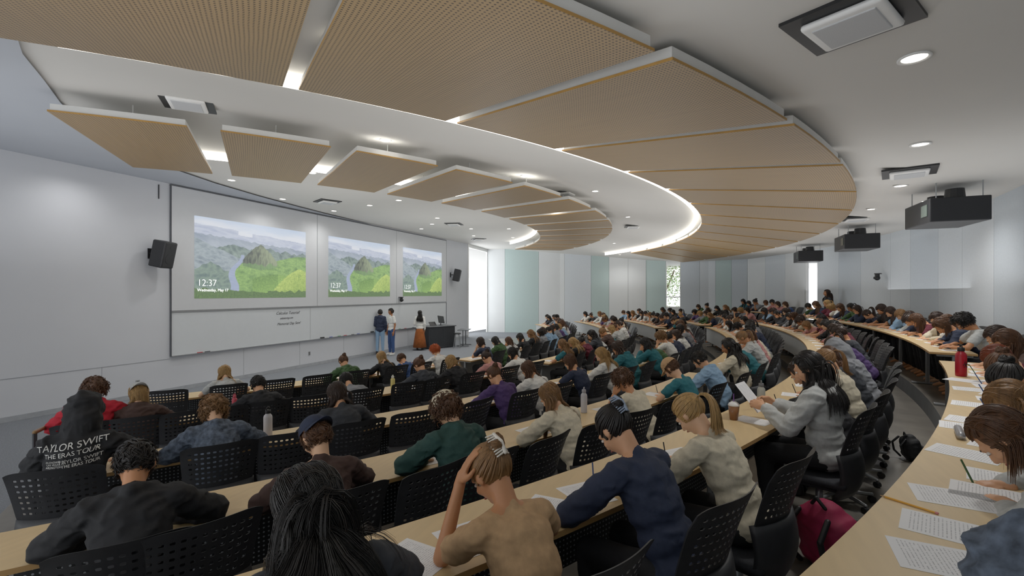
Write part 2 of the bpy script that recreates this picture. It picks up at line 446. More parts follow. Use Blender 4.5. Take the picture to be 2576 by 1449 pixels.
# ------------------------------------------------------------------ screen wall
mb = MB(); mb.box(7.62, 12.29, -.05, 0, 1.97, 5.0); mb.box(12.31, 16.69, -.05, 0, 1.97, 5.0); mb.box(16.71, 20.85, -.05, 0, 1.97, 5.0)
pr = obj('projection_wall_panel', mb.me('pp', [m_board]))
mb = MB(); mb.box(7.60, 20.87, -.055, 0, 5.0, 5.03); mb.box(7.605, 7.62, -.055, 0, .86, 5.0); mb.box(20.85, 20.865, -.055, 0, .86, 5.0)
obj('edge_frame', mb.me('ef', [mat('frame_grey', '55585C', .5)]), pr)
tag(pr, 'wide pale projection surface in three panels on front wall', 'projection screen')
mb = MB(); mb.box(7.62, 20.85, -.035, 0, .875, 1.93)
wb = obj('whiteboard', mb.me('wb', [m_wboard]))
mb = MB(); mb.box(7.62, 20.85, -.06, -.0, 1.93, 1.965); mb.box(7.62, 20.85, -.09, -.0, .855, .875)
obj('aluminium_rail', mb.me('rail', [m_grey]), wb)
tag(wb, 'long white dry-erase board with handwritten tutoring notes', 'whiteboard')
mb = MB(); mb.box(12.0, 12.01, -.037, -.034, .88, 1.93); mb.box(16.4, 16.41, -.037, -.034, .88, 1.93); obj('board_joint', mb.me('bj', [m_grey]), wb)
def text(name, body, size, M, m, parent=None, extr=.001, shear=0, align='LEFT', space=1, off=0):
    c = bpy.data.curves.new(name, 'FONT'); c.body = body; c.size = size; c.extrude = extr; c.shear = shear; c.align_x = align; c.space_character = space; c.offset = off
    o = bpy.data.objects.new(name, c); COL.objects.link(o)
    dg = bpy.context.evaluated_depsgraph_get(); dg.update(); me = bpy.data.meshes.new_from_object(o.evaluated_get(dg))
    bpy.data.objects.remove(o); me.materials.clear(); me.materials.append(m); me.transform(M)
    return obj(name, me, parent) if parent != 'mesh' else me
FW_R = Matrix.Rotation(rad(90), 4, 'X')
m_ink = mat('marker_ink', '34343A', .7)
text('handwriting', 'Calculus Tutorial!', .125, Matrix.Translation((10.66, -.038, 1.745)) @ FW_R, m_ink, wb, shear=.4)
text('handwriting', 'asktutoring.com', .085, Matrix.Translation((10.80, -.038, 1.60)) @ FW_R, m_ink, wb, shear=.6, space=.9)
text('handwriting', 'Memorial Day Sem!', .112, Matrix.Translation((10.70, -.038, 1.42)) @ FW_R, m_ink, wb, shear=.4)
mk = MB(); mk.cyl((-.07, 0, .01), (.07, 0, .01), .01, n=8)
mke = MB(); mke.rbox(.16, .05, .04, .008); me_er = mke.me('er', [m_dark])
mcols = ['B02028', '202830', '2040A0', '208040']
for i, t in enumerate((8.3, 8.5, 12.9, 13.3, 13.6, 14.0, 14.3, 16.9, 17.3, 17.9, 18.3)):
    me = mk.me('mk', [mat('marker_'+mcols[i % 4], mcols[i % 4], .4)])
    tag(obj('marker_pen', me, loc=(t, -.075, .875)), 'dry-erase marker lying on whiteboard rail', 'marker', 'markers on the whiteboard rail')
for t in (12.5, 15.1, 16.2): tag(obj('board_eraser', me_er, loc=(t, -.075, .896)), 'black felt eraser on whiteboard rail', 'eraser', 'erasers on the whiteboard rail')
# landscape picture
def n2(x, y, s=0): return noise.noise(V((x, y, s)))
def fbm(x, y, s=0): return n2(x, y, s)+.5*n2(2*x, 2*y, s+3)+.25*n2(4*x, 4*y, s+7)+.12*n2(9*x, 9*y, s+9)
def rdg(x, y, s=0): return 1-2*abs(n2(x, y, s))+.5*(1-2*abs(n2(2.1*x, 2.1*y, s+2)))+.25*(1-2*abs(n2(4.3*x, 4.3*y, s+4)))
def mixc(a, b, t): t = max(0, min(1, t)); return a+(b-a)*t
def peak(u, c, top, w, p=1.0): return top-abs((u-c)/w)**p
def landscape(u, v):
    tf = n2(u*110, v*80, 5)+.6*n2(u*60, v*45, 6)
    c = mixc(V((.90, .92, .95)), V((.74, .82, .92)), (v-.84)*5+.5*fbm(u*3, v*10, 1))
    h1 = .915-.10*u+.012*n2(u*9, 0, 11)-(.05 if .34 < u < .46 else 0)
    if v < h1: c = mixc(V((.62, .67, .78)), V((.82, .85, .90)), .35+.45*rdg(u*7+v*3, v*20, 2)-.3)
    h2 = .80-.10*u+.03*n2(u*8, 0, 21)+.015*n2(u*30, 0, 22)
    if v < h2: c = mixc(V((.50, .56, .63)), V((.76, .80, .83)), (h2-v)*2.0+.3*rdg(u*9+v*8, v*10, 4)-.1)
    jag = max(peak(u, .30, .70, 2.2), peak(u, .38, .68, 1.4), peak(u, .455, .66, .9), peak(u, .62, .70, 1.3), peak(u, .70, .66, 1.0), peak(u, .78, .68, 1.2), peak(u, .87, .65, 1.0), peak(u, .96, .67, 1.3), .56)
    jag += .012*n2(u*45, 0, 2)
    if v < jag: c = mixc(V((.27, .36, .35)), V((.64, .72, .65)), .2+(jag-v)*1.8+.35*rdg(u*22+v*6, v*16, 6)-.3)
    hl = .74-.62*u+.02*n2(u*20, 0, 44)
    if u < .40 and v < hl: c = mixc(V((.33, .40, .45)), V((.66, .72, .73)), .25+.45*rdg(u*12+v*14, v*11-u*8, 8)-.15)
    if u < .30 and v < .46-.9*abs(u-.12)+.02*n2(u*25, 0, 4): c = mixc(V((.24, .34, .34)), V((.52, .62, .52)), .3+.4*rdg(u*20, v*16, 9)-.15)
    rc = .345-.16*max(0, .5-v)+.03*math.sin(v*14); wdt = .014+.06*max(0, .56-v)
    if v < .57 and abs(u-rc) < wdt: c = V((.58, .64, .76))+V((1, 1, 1))*.04*n2(u*20, v*60, 3)
    hb = .56-.05*math.cos((u-.6)*9)+.012*n2(u*24, 2, 61)-max(0, rc+wdt+.02-u)*9
    if u > rc+wdt*.8 and v < hb: c = mixc(V((.24, .42, .17)), V((.60, .78, .36)), .45+.35*rdg(u*12, v*16, 12)-.25+.25*tf)
    d = abs(u-.535); pk = .735-.8*d-4.2*d*d+.014*n2(u*40, v*6, 71)
    if v < pk and v > .38+.3*d and d < .16:
        lit = .45+(u-.535)*3+.45*rdg(u*44, v*9, 8)-.3
        c = mixc(V((.14, .18, .15)), V((.52, .58, .42)), lit)
        if v < .46+.06*n2(u*20, 0, 3): c = mixc(c, V((.36, .56, .26)), .7)
    h5 = .33-1.6*(u-.68)**2+.006*tf
    if u > .46 and v < h5: c = mixc(V((.24, .42, .14)), V((.62, .80, .32)), .25+(h5-v)*1.4+.3*tf+(.3 if u > .7 else 0))
    h7 = .42-2.2*abs(u-.93)**1.5+.012*n2(u*40, v*30, 1)
    if u > .66 and v < h7: c = mixc(V((.34, .50, .14)), V((.76, .86, .36)), .65-(h7-v)*.9+.35*tf+.2*rdg(u*20, v*20, 2)-.1)
    if v < .13-.10*u+.02*n2(u*20, 0, 9) or (u > .6 and v < .09+.04*n2(u*20, 0, 9)): c = mixc(V((.12, .24, .09)), V((.40, .56, .22)), .4+.35*tf)
    return c
def s2l(c): return [max(0, min(1, x))**2.2 for x in c]
m_img, N_, L_, B0 = nt('projected_image')
at = N_.new('ShaderNodeVertexColor'); at.layer_name = 'Col'
L_.new(at.outputs['Color'], B0.inputs['Emission Color']); B0.inputs['Emission Strength'].default_value = .85
B0.inputs['Base Color'].default_value = (.08, .08, .08, 1); B0.inputs['Roughness'].default_value = .7
nx, nz_ = 320, 190; vs = []; cols = []
for j in range(nz_+1):
    for i in range(nx+1):
        vs.append((i/nx-.5, 0, j/nz_-.5)); c = landscape(i/nx, j/nz_); c = c*.80+V((.15, .15, .16)); cols.append(s2l(c)+[1])
fs = [(j*(nx+1)+i, j*(nx+1)+i+1, (j+1)*(nx+1)+i+1, (j+1)*(nx+1)+i) for j in range(nz_) for i in range(nx)]
me_img = mesh('img', vs, fs, [m_img]); ca = me_img.color_attributes.new('Col', 'FLOAT_COLOR', 'POINT')
ca.data.foreach_set('color', [x for c in cols for x in c])
m_txt = emis('text_glow', 'FFFFFF', 1.0)
for x0, x1 in ((8.17, 11.80), (12.80, 16.25), (17.16, 20.40)):
    e = empty('projected_picture', ((x0+x1)/2, -.053, 3.31)); w = x1-x0; h = 2.1
    o = obj('landscape_image', me_img, e); o.scale = (w, 1, h)
    text('clock_text', '12:37', .25, Matrix.Translation((-w/2+.07, -.003, -.73)) @ FW_R, m_txt, e, off=-.005, space=.95)
    text('date_text', 'Wednesday, May 17', .108, Matrix.Translation((-w/2+.07, -.003, -.87)) @ FW_R, m_txt, e, space=.97)
    tag(e, 'projected lock screen with green canyon landscape and clock', 'projected image', 'projected lock screens')
def wall_speaker(t, z):
    e = empty('wall_speaker', (t, 0, z))
    mb = MB(); mb.box(-.04, .04, -.02, 0, -.12, .12); mb.cyl((0, 0, 0), (.0, -.16, 0), .02, n=10)
    obj('bracket', mb.me('b', [m_dark]), e)
    M = Matrix.Translation((.1, -.33, -.02)) @ Matrix.Rotation(rad(20), 4, 'Z') @ Matrix.Rotation(rad(12), 4, 'X')
    mb = MB(); mb.rbox(.38, .32, .62, .03, M=M); obj('cabinet', mb.me('c', [mat('speaker_black', '1E1F22', .45)]), e)
    mb = MB(); mb.box(-.16, .16, -.168, -.158, -.27, .27, M=M); mb.cyl((0, -.172, -.08), (0, -.165, -.08), .12, M=M, n=24); mb.cyl((0, -.172, .18), (0, -.165, .18), .04, M=M)
    obj('grille', mb.me('g', [mat('speaker_grille', '26272A', .7, var=.3, scale=120)]), e)
    tag(e, 'black wall-mounted loudspeaker on angled bracket', 'speaker', 'wall loudspeakers')
wall_speaker(7.15, 3.32); wall_speaker(21.35, 3.32)
def dome_cam(p, rz, lab):
    e = empty('wall_camera', p, rz)
    mb = MB(); mb.box(-.07, .07, -.16, 0, .05, .075); mb.cyl((0, -.1, -.02), (0, -.1, .05), .06, n=16); obj('mount', mb.me('m', [m_dark]), e)
    mb = MB(); mb.ell((0, -.1, -.06), (.075, .075, .075)); mb.cyl((0, -.15, -.06), (0, -.185, -.06), .035, n=16); obj('camera_head', mb.me('h', [m_dark], True), e)
    tag(e, lab, 'camera')
dome_cam((16.9, -.06, 2.16), 0, 'small black pan-tilt camera above whiteboard')
for t, z in ((6.9, .35), (12.0, .42)):
    mb = MB(); mb.box(-.04, .04, -.012, 0, -.06, .06); mb.box(-.015, .015, -.016, -.012, .01, .035, 1); mb.box(-.015, .015, -.016, -.012, -.035, -.01, 1)
    tag(obj('wall_socket', mb.me('so', [mat('socket', '8A8C8E', .5), m_dark]), loc=(t, 0, z)), 'small grey wall socket near the floor', 'socket', 'wall sockets')
mb = MB(); mb.rbox(.02, .02, .34, .006); tag(obj('wall_sensor_bar', mb.me('sb', [m_dark]), loc=(7.35, -.012, 4.8)), 'thin black vertical bar high on front wall', 'sensor')
# projectors
m_proj = mat('projector_black', '1A1B1E', .45)
for t, n in ((9.75, 15.6), (14.6, 15.6), (19.6, 15.4)):
    e = empty('projector', W(t, n, 4.1))
    mb = MB(); mb.rbox(1.0, .74, .37, .015, M=Matrix.Translation((0, 0, -.42))); obj('housing', mb.me('h', [m_proj]), e)
    mb = MB(); mb.box(-.42, -.2, .37, .38, -.50, -.32); obj('lens_window', mb.me('l', [mat('lens_glass', '4A5450', .15)]), e)
    for x in (-.32, .32):
        mb = MB(); mb.cyl((x, 0, -.24), (x, 0, -.09), .13, .115, n=20); obj('cooling_fan', mb.me('m', [m_dark]), e)
    for x, y in ((-.46, -.28), (.46, -.28), (-.46, .28), (.46, .28)):
        mb = MB(); mb.cyl((x, y, -.24), (x, y, 0), .008, n=6); obj('hanging_rod', mb.me('hr', [m_grey]), e)
    for x in (-.43, -.05, .38):
        mb = MB(); mb.cyl((x, -.37, -.27), (x, -.377, -.27), .016, n=10); obj('bolt', mb.me('bo', [m_grey]), e)
    tag(e, 'black ceiling-mounted projector box with fans on top', 'projector', 'ceiling projectors')
# ------------------------------------------------------------------ chair
def chair_meshes():
    NU, NV = 13, 10
    def S(u, v):
        z = .60+.41*v; w = .228+.035*v
        x = (u*2-1)*w
        cu = abs(u*2-1); cv = max(0, (v-.75)/.25); cl = max(0, (.2-v)/.2)
        z -= .028*(cu**6)*cv; x *= 1-.03*cv*cu**2-.04*cl
        y = -.205-.09*v-.04*v*v+.06*cu*cu
        return V((x, y, z))
    vs = []; fs = []; cache = {}
    def vid(u, v):
        k = (round(u, 5), round(v, 5))
        if k not in cache: cache[k] = len(vs); vs.append(S(u, v))
        return cache[k]
    for i in range(NU):
        for j in range(NV):
            u0, u1, v0, v1 = i/NU, (i+1)/NU, j/NV, (j+1)/NV; um = (u0+u1)/2; vm = (v0+v1)/2
            outer = [(u0, v0), (um, v0), (u1, v0), (u1, vm), (u1, v1), (um, v1), (u0, v1), (u0, vm)]
            if 0 < i < NU-1 and 1 < j < NV-1:
                ru = .29/NU; rv = .19/NV
                inner = [(um+ru*a, vm+rv*b) for a, b in ((-.8, -.85), (0, -1), (.8, -.85), (1, 0), (.8, .85), (0, 1), (-.8, .85), (-1, 0))]
                for k in range(8):
                    l = (k+1) % 8; fs.append((vid(*outer[k]), vid(*outer[l]), vid(*inner[l]), vid(*inner[k])))
            else:
                fs.append(tuple(vid(*p) for p in outer))
    nrm = V((0, -1, .25)).normalized()*.007; n0 = len(vs)
    vs2 = vs+[v+nrm for v in vs]; cnt = {}
    for f in fs:
        for k in range(len(f)):
            a, b = f[k], f[(k+1) % len(f)]; cnt[(a, b)] = 1
    rim = [(b, a, a+n0, b+n0) for (a, b) in cnt if (b, a) not in cnt]
    fs2 = [tuple(f[::-1]) for f in fs]+[tuple(i+n0 for i in f) for f in fs]+[tuple(r[::-1]) for r in rim]
    back = mesh('chair_back', vs2, fs2, [m_black])
    mb = MB(); vs = []; fs = []; nu, nv = 10, 8
    for lay in (0, 1):
        for j in range(nv+1):
            for i in range(nu+1):
                u = i/nu*2-1; v = j/nv; w = .20+.045*math.sin(v*math.pi*.6)
                z = .34+.32*v-.03*u*u*(1-v); y = -.19-.07*math.sin(v*math.pi)*.6-.02*v+.09*u*u*(1-.2*v)-(.03 if lay else 0)
                vs.append((u*w*(1 if not lay else .97), y, z))
    W_ = nu+1; H = W_*(nv+1)
    for j in range(nv):
        for i in range(nu):
            a = j*W_+i; fs.append((a+W_, a+W_+1, a+1, a)); fs.append((H+a, H+a+1, H+a+W_+1, H+a+W_))
    ring = list(range(W_))+[j*W_+nu for j in range(1, nv+1)]+[nv*W_+i for i in range(nu-1, -1, -1)]+[j*W_ for j in range(nv-1, 0, -1)]
    for k in range(len(ring)):
        a, b = ring[k], ring[(k+1) % len(ring)]; fs.append((a, b, b+H, a+H))
    shell = mesh('chair_shell', vs, fs, [m_blackshell], True)
    mb = MB(); mb.rbox(.46, .44, .06, .028, M=Matrix.Translation((0, .02, .43)), seg=3)
    mb.rbox(.36, .32, .05, .02, M=Matrix.Translation((0, .02, .385)))
    seat = mb.me('chair_seat', [mat('chair_fabric', '2C2E33', .85, var=.2, scale=80)], True)
    mb = MB(); mb.cyl((0, .02, .09), (0, .02, .37), .03, .024)
    col = mb.me('chair_col', [m_grey], True)
    mb = MB(); ca = MB()
    for i in range(5):
        a = 2*math.pi*i/5+.3; d = V((math.cos(a), math.sin(a), 0)); c = V((0, .02, 0))
        mb.cap(c+V((0, 0, .09)), .022, c+d*.27+V((0, 0, .07)), .014, 8)
        p = c+d*.27; q = V((-d.y, d.x, 0))*.02; ca.cyl(p+V((0, 0, .028))-q, p+V((0, 0, .028))+q, .028, n=12)
    base = mb.me('chair_base', [m_grey], True); cas = ca.me('casters', [m_dark])
    return (('backrest', back), ('back_shell', shell), ('seat', seat), ('column', col), ('base', base), ('casters', cas))
CH = chair_meshes()
def place_chair(R, phi, z, row, occupied, twist=0, near=True):
    e = empty('swivel_chair', seat_pt(R, phi, z), phi+twist)
    for n, m in (CH if near else CH[:4]): obj(n, m, e)
    tag(e, 'black swivel chair with perforated back, '+('occupied at curved desk' if occupied else 'empty at curved desk'), 'chair', 'swivel lecture chairs')
# ------------------------------------------------------------------ desks
def leg_mesh():
    mb = MB(); mb.rbox(.07, .05, .70, .01, M=Matrix.Translation((0, 0, .37))); mb.rbox(.08, .44, .035, .012, M=Matrix.Translation((0, 0, .018))); mb.rbox(.06, .38, .03, .01, M=Matrix.Translation((0, 0, .705)))
    return mb.me('desk_leg', [m_grey])
ME_LEG = leg_mesh()
for nm, (hr, z) in ROWS.items():
    R1 = hr; R0 = hr-.5
    end3 = min(35, math.degrees(math.asin(11.9/hr)))
    for si, (d0, d1) in enumerate(((-35 if nm != 'A' else -31.5, -15.6), (-13.2, 13.2), (15.6, end3))):
        p0, p1 = rad(d0), rad(d1)
        e = empty('curved_desk', seat_pt(hr-.25, (p0+p1)/2, z)); inv = -e.location
        mb = MB(); arcslab(mb, SC, R0, R1, p0, p1, z+.722, z+.75, 40, 0, 1)
        obj('desktop', mesh('dt', [v+inv for v in mb.v], mb.f, [m_maple, m_edge], False, mb.m), e)
        if not (nm == 'A' and si > 0):
            mb = MB(); arcslab(mb, SC, R0+.05, R0+.065, p0+.003, p1-.003, z+.22, z+.715, 40)
            me = mesh('mod', [v+inv for v in mb.v], mb.f, [m_modd if si == 0 else m_modl])
            ul = me.uv_layers.new(name='UVMap')
            for l in me.loops:
                v = me.vertices[l.vertex_index].co-inv; ul.data[l.index].uv = (math.atan2(v.x-SC.x, SC.y-v.y)*R0, v.z)
            obj('modesty_panel', me, e)
        L = (p1-p0)*R0; k = max(2, int(L/1.7))
        for i in range(k+1):
            a = p0+.06/R0+(p1-p0-.12/R0)*i/k
            q = seat_pt(R0+.27, a, z)
            o = obj('leg', ME_LEG, e, q-e.location, (0, 0, a))
        tag(e, 'long curved light maple desk on grey metal legs', 'desk', 'curved lecture desks')
# ------------------------------------------------------------------ people
def hand_mesh(pose, left):
    mb = MB(); sx = -1 if left else 1
    def P(x, y, z): return V((x*sx, y, z))
    mb.ell(P(0, .048, 0), (.038, .05, .017)); mb.cap(P(0, -.02, 0), .024, P(0, .03, 0), .026)
    curl = {'flat': .22, 'pen': .75, 'fist': 1.0}[pose]
    for bx, by, L in ((-.029, .082, .072), (-.010, .090, .082), (.010, .087, .076), (.028, .078, .060)):
        p = P(bx, by-.015, 0); a = curl*.5; r = .0098
        for sg in (.45, .32, .25):
            q = p+V((sx*bx*.15*L, L*sg*math.cos(a)*1.15, -L*sg*math.sin(a)*1.15)); mb.cap(p, r, q, r*.9, 8); p = q; r *= .9; a += curl
    p = P(-.026, .022, -.006); q = P(-.055, .055, -.016); s = P(-.050 if pose == 'flat' else -.036, .085, -.026)
    mb.cap(p, .014, q, .012, 8); mb.cap(q, .0115, s, .009, 8)
    return remesh(mb, .0052, 2, 1)
HANDS = {(p, l): hand_mesh(p, l) for p in ('flat', 'pen', 'fist') for l in (False, True)}
def dv(a): return V((0, math.sin(a), math.cos(a)))
def ik(s, h, hint, a=.285, b=.255):
    d = h-s; L = d.length
    if L > a+b-.01: h = s+d*(a+b-.01)/L; d = h-s; L = d.length
    x = (a*a-b*b+L*L)/(2*L); y = math.sqrt(max(0, a*a-x*x)); n = d.normalized(); t = (hint-n*hint.dot(n)).normalized()
    return s+n*x+t*y, h
def headprims(mb, M):
    R3 = M.to_3x3()
    def E(c, r): mb.ell(M @ V(c), r, R3, 16)
    def C(a, ra, b, rb): mb.cap(M @ V(a), ra, M @ V(b), rb, 10)
    E((0, -.015, .032), (.076, .094, .086)); E((0, .022, -.025), (.063, .07, .085)); E((0, .05, -.085), (.034, .033, .028)); E((0, .02, -.075), (.052, .05, .035))
    C((0, .09, .012), .009, (0, .112, -.028), .0135); C((-.036, .082, .026), .014, (.036, .082, .026), .014)
    for s in (-1, 1):
        E((s*.078, -.004, -.008), (.011, .021, .033)); E((s*.04, .065, -.028), (.022, .022, .022)); C((s*.008, .104, -.03), .008, (s*.013, .1, -.031), .007)
    C((-.018, .088, -.058), .009, (.018, .088, -.058), .009)
POSES = {
    'write': dict(lean=27, tilt=54, yaw=0, L='rest', R='write'),
    'write2': dict(lean=21, tilt=44, yaw=14, L='rest', R='write'),
    'cheek': dict(lean=30, tilt=42, yaw=-10, L='cheek', R='write'),
    'read': dict(lean=6, tilt=34, yaw=6, L='hold', R='hold'),
    'up': dict(lean=18, tilt=34, yaw=8, L='rest', R='write'),
    'head': dict(lean=32, tilt=48, yaw=8, L='head', R='rest'),
    'deep': dict(lean=42, tilt=66, yaw=-6, L='rest', R='write'),
    'stand': dict(lean=2, tilt=6, yaw=0, L='hang', R='hang', stand=True),
    'stand_talk': dict(lean=3, tilt=8, yaw=15, L='gest', R='hang', stand=True),
}
def skeleton(pk):
    p = POSES[pk]; st = p.get('stand', False); ln = rad(p['lean']); tl = rad(p['tilt'])
    Hc = V((0, -.02, .56)) if not st else V((0, 0, .95))
    c1 = Hc+.15*dv(ln*.7); c2 = c1+.15*dv(ln); Sc = c2+.185*dv(ln*1.15); Nb = Sc+.04*dv(ln*1.1); hc = Nb+.158*dv(tl*.75+ln*.25)
    M = Matrix.Translation(hc) @ Matrix.Rotation(rad(p['yaw']), 4, 'Z') @ Matrix.Rotation(-tl, 4, 'X')
    J = dict(Hc=Hc, c1=c1, c2=c2, Sc=Sc, Nb=Nb, hc=hc, M=M, st=st)
    for s, k in ((-1, 'L'), (1, 'R')):
        sh = Sc+V((s*.160, 0, -.02)); md = p[k]; hp = 'flat'; Z = V((0, 0, 1))
        if md == 'write': el, wr = ik(sh, V((s*.13, .46, .785)), V((s*1, 0, -.3))); f = V((-s*.35, 1, -.06)); hp = 'pen'
        elif md == 'rest': el, wr = ik(sh, V((s*.10, .43, .778)), V((s*1, 0, -.3))); f = V((-s*.7, .7, 0))
        elif md == 'cheek': el = V((s*.19, .41, .80)); wr = hc+V((s*.085, .05, -.15)); f = V((-s*.1, -.1, 1)); Z = V((s*1, .4, 0)); hp = 'fist'
        elif md == 'head': el = V((s*.21, .42, .80)); wr = hc+V((s*.112, .07, -.03)); f = V((-s*.28, -.25, 1)); Z = V((s*1, .5, .3))
        elif md == 'hold': el, wr = ik(sh, V((s*.13, .38, .88)), V((s*.6, -.2, -1))); f = V((-s*.1, 1, .35)); Z = V((s*.8, 0, .6)); hp = 'pen'
        elif md == 'hang': el = sh+V((s*.05, -.03, -.28)); wr = el+V((s*0, .06, -.25)); f = V((0, .15, -1)); Z = V((s*1, 0, 0))
        elif md == 'gest': el = sh+V((s*.06, -.02, -.27)); wr = el+V((-s*.06, .22, .06)); f = V((-s*.4, 1, .1))
        J[k] = (sh, el, wr, f.normalized(), Z.normalized(), hp)
        if st: J['l'+k] = (V((s*.09, 0, .93)), V((s*.10, .015, .5)), V((s*.11, -.01, .09)))
        else: J['l'+k] = (V((s*.085, 0, .56)), V((s*.13, .39, .54)), V((s*.14, .34, .09)))
    return J
def make_body(pk):
    J = skeleton(pk); mb = MB(); H = J['Hc']; c1, c2, Sc, Nb = J['c1'], J['c2'], J['Sc'], J['Nb']
    for c, r in ((H, (.14, .105, .10)), (c1, (.12, .09, .11)), (c2, (.132, .095, .12)), ((c2+Sc)/2, (.14, .095, .11))): mb.ell(c, r)
    mb.cap(Sc+V((-.12, 0, 0)), .046, Sc+V((.12, 0, 0)), .046)
    mb.cap(Sc, .052, J['M'] @ V((0, -.02, -.05)), .048)
    for k in 'LR':
        sh, el, wr, f, Z, hp = J[k]
        mb.cap(Nb, .042, sh, .042); mb.cap(sh, .048, el, .037); mb.cap(el, .037, wr, .025)
        h, kn, an = J['l'+k]; mb.cap(h, .08, kn, .055); mb.cap(kn, .055, an, .036); mb.cap(an, .036, an+V((0, .12, -.05)), .026)
    headprims(mb, J['M'])
    vs, fs, _ = remesh(mb, .0105, 3, .55)
    out = MB(); out.add(vs, fs, 0)
    for k in 'LR':
        sh, el, wr, f, Z, hp = J[k]
        X = f.cross(Z).normalized(); Zz = X.cross(f).normalized()
        Mh = Matrix((X, f, Zz)).transposed().to_4x4(); Mh.translation = wr
        hv, hf, _ = HANDS[(hp, k == 'L')]; out.add(hv, hf, 0, Mh)
    M = J['M']
    for s in (-1, 1):
        out.ell(M @ V((s*.031, .084, .004)), (.0125, .009, .008), M.to_3x3(), 10, 1); out.ell(M @ V((s*.031, .0905, .003)), (.006, .004, .006), M.to_3x3(), 8, 2)
        out.cap(M @ V((s*.018, .096, .027)), .0035, M @ V((s*.046, .088, .028)), .003, 6, 2)
    out.cap(M @ V((-.016, .0965, -.058)), .005, M @ V((.016, .0965, -.058)), .005, 6, 3)
    return out.me('body_'+pk, [None, mat('eye_white', 'E0DCD6', .3), mat('eye_dark', '1E1612', .4), mat('lip', 'A8605A', .5)], True)
def wrinkle(vs, ns, amp, fr=9):
    o = []
    for v, n in zip(vs, ns):
        q = V((v.x*fr+v.z*5, v.y*fr*.7, v.z*fr*1.5-v.x*4)); q += noise.noise_vector(q*.4)*.9
        r = 1-abs(noise.noise(q))*2.6
        w = max(r, -.2)*.8+.25*noise.noise(q*2.4)-.3
        o.append(v+n*amp*w)
    return o
def make_shirt(pk, gar):
    J = skeleton(pk); mb = MB(); H, c1, c2, Sc, Nb = J['Hc'], J['c1'], J['c2'], J['Sc'], J['Nb']
    g = {'tee': .016, 'sweater': .026, 'hoodie': .034, 'hooded': .038}[gar]
    Rx = Matrix.Rotation(-rad(POSES[pk]['lean']), 3, 'X')
    low = H+V((0, 0, .02))
    for c, r in ((low, (.145, .11, .09)), (c1, (.130, .096, .11)), (c2, (.140, .10, .12)), ((c2+Sc)/2, (.145, .098, .11))): mb.ell(c, [x+g for x in r], Rx)
    mb.cap(Sc+V((-.10, 0, -.01)), .043+g, Sc+V((.10, 0, -.01)), .043+g)
    mb.cap(Sc, .048+g, Nb, .050+g*.4)
    for k in 'LR':
        sh, el, wr, f, Z, hp = J[k]
        mb.cap(Nb-V((0, 0, .015)), .036+g*.5, sh, .041+g)
        if gar == 'tee': mb.cap(sh, .046+g, sh.lerp(el, .6), .047+g)
        else:
            mb.cap(sh, .045+g, el, .040+g); mb.cap(el, .040+g, el.lerp(wr, .85), .028+g*.75); mb.cap(el.lerp(wr, .85), .028+g*.6, el.lerp(wr, .93), .026+g*.4)
    if gar == 'hoodie':
        b = Nb+V((0, -.045, .0)); mb.ell(b+V((0, -.035, -.03)), (.12, .065, .058), Rx)
        mb.cap(Nb+V((-.07, .02, .02)), .030, Nb+V((0, -.08, .03)), .038); mb.cap(Nb+V((.07, .02, .02)), .030, Nb+V((0, -.08, .03)), .038)
    if gar == 'hooded':
        M = J['M']; mb.ell(M @ V((0, -.04, .03)), (.114, .12, .126), M.to_3x3()); mb.ell(M @ V((0, -.11, .07)), (.055, .055, .065), M.to_3x3()); mb.cap(Nb, .105, M @ V((0, -.05, -.04)), .108)
    vs, fs, ns = remesh(mb, .0115, 2, .8)
    vs = wrinkle(vs, ns, {'tee': .008, 'sweater': .011, 'hoodie': .014, 'hooded': .018}[gar])
    return mesh('shirt_'+pk+gar, vs, fs, [None], True)
def make_trousers(pk):
    J = skeleton(pk); mb = MB(); mb.ell(J['Hc'], (.157, .122, .105))
    for k in 'LR':
        h, kn, an = J['l'+k]; mb.cap(h, .095, kn, .07); mb.cap(kn, .07, an.lerp(kn, .06), .052)
    vs, fs, ns = remesh(mb, .02, 2, .6); vs = wrinkle(vs, ns, .008)
    return mesh('trousers_'+pk, vs, fs, [None], True)
def make_shoe(an):
    mb = MB(); mb.cap((0, -.02, -.03), .045, (0, .13, -.045), .038); mb.ell((0, .06, -.07), (.048, .14, .022)); mb.cap((0, -.01, 0), .048, (0, -.01, .02), .046)
    vs, fs, ns = remesh(mb, .014, 2, .7); return mesh('shoe', vs, fs, [None], True)
ME_SHOE = make_shoe(None)
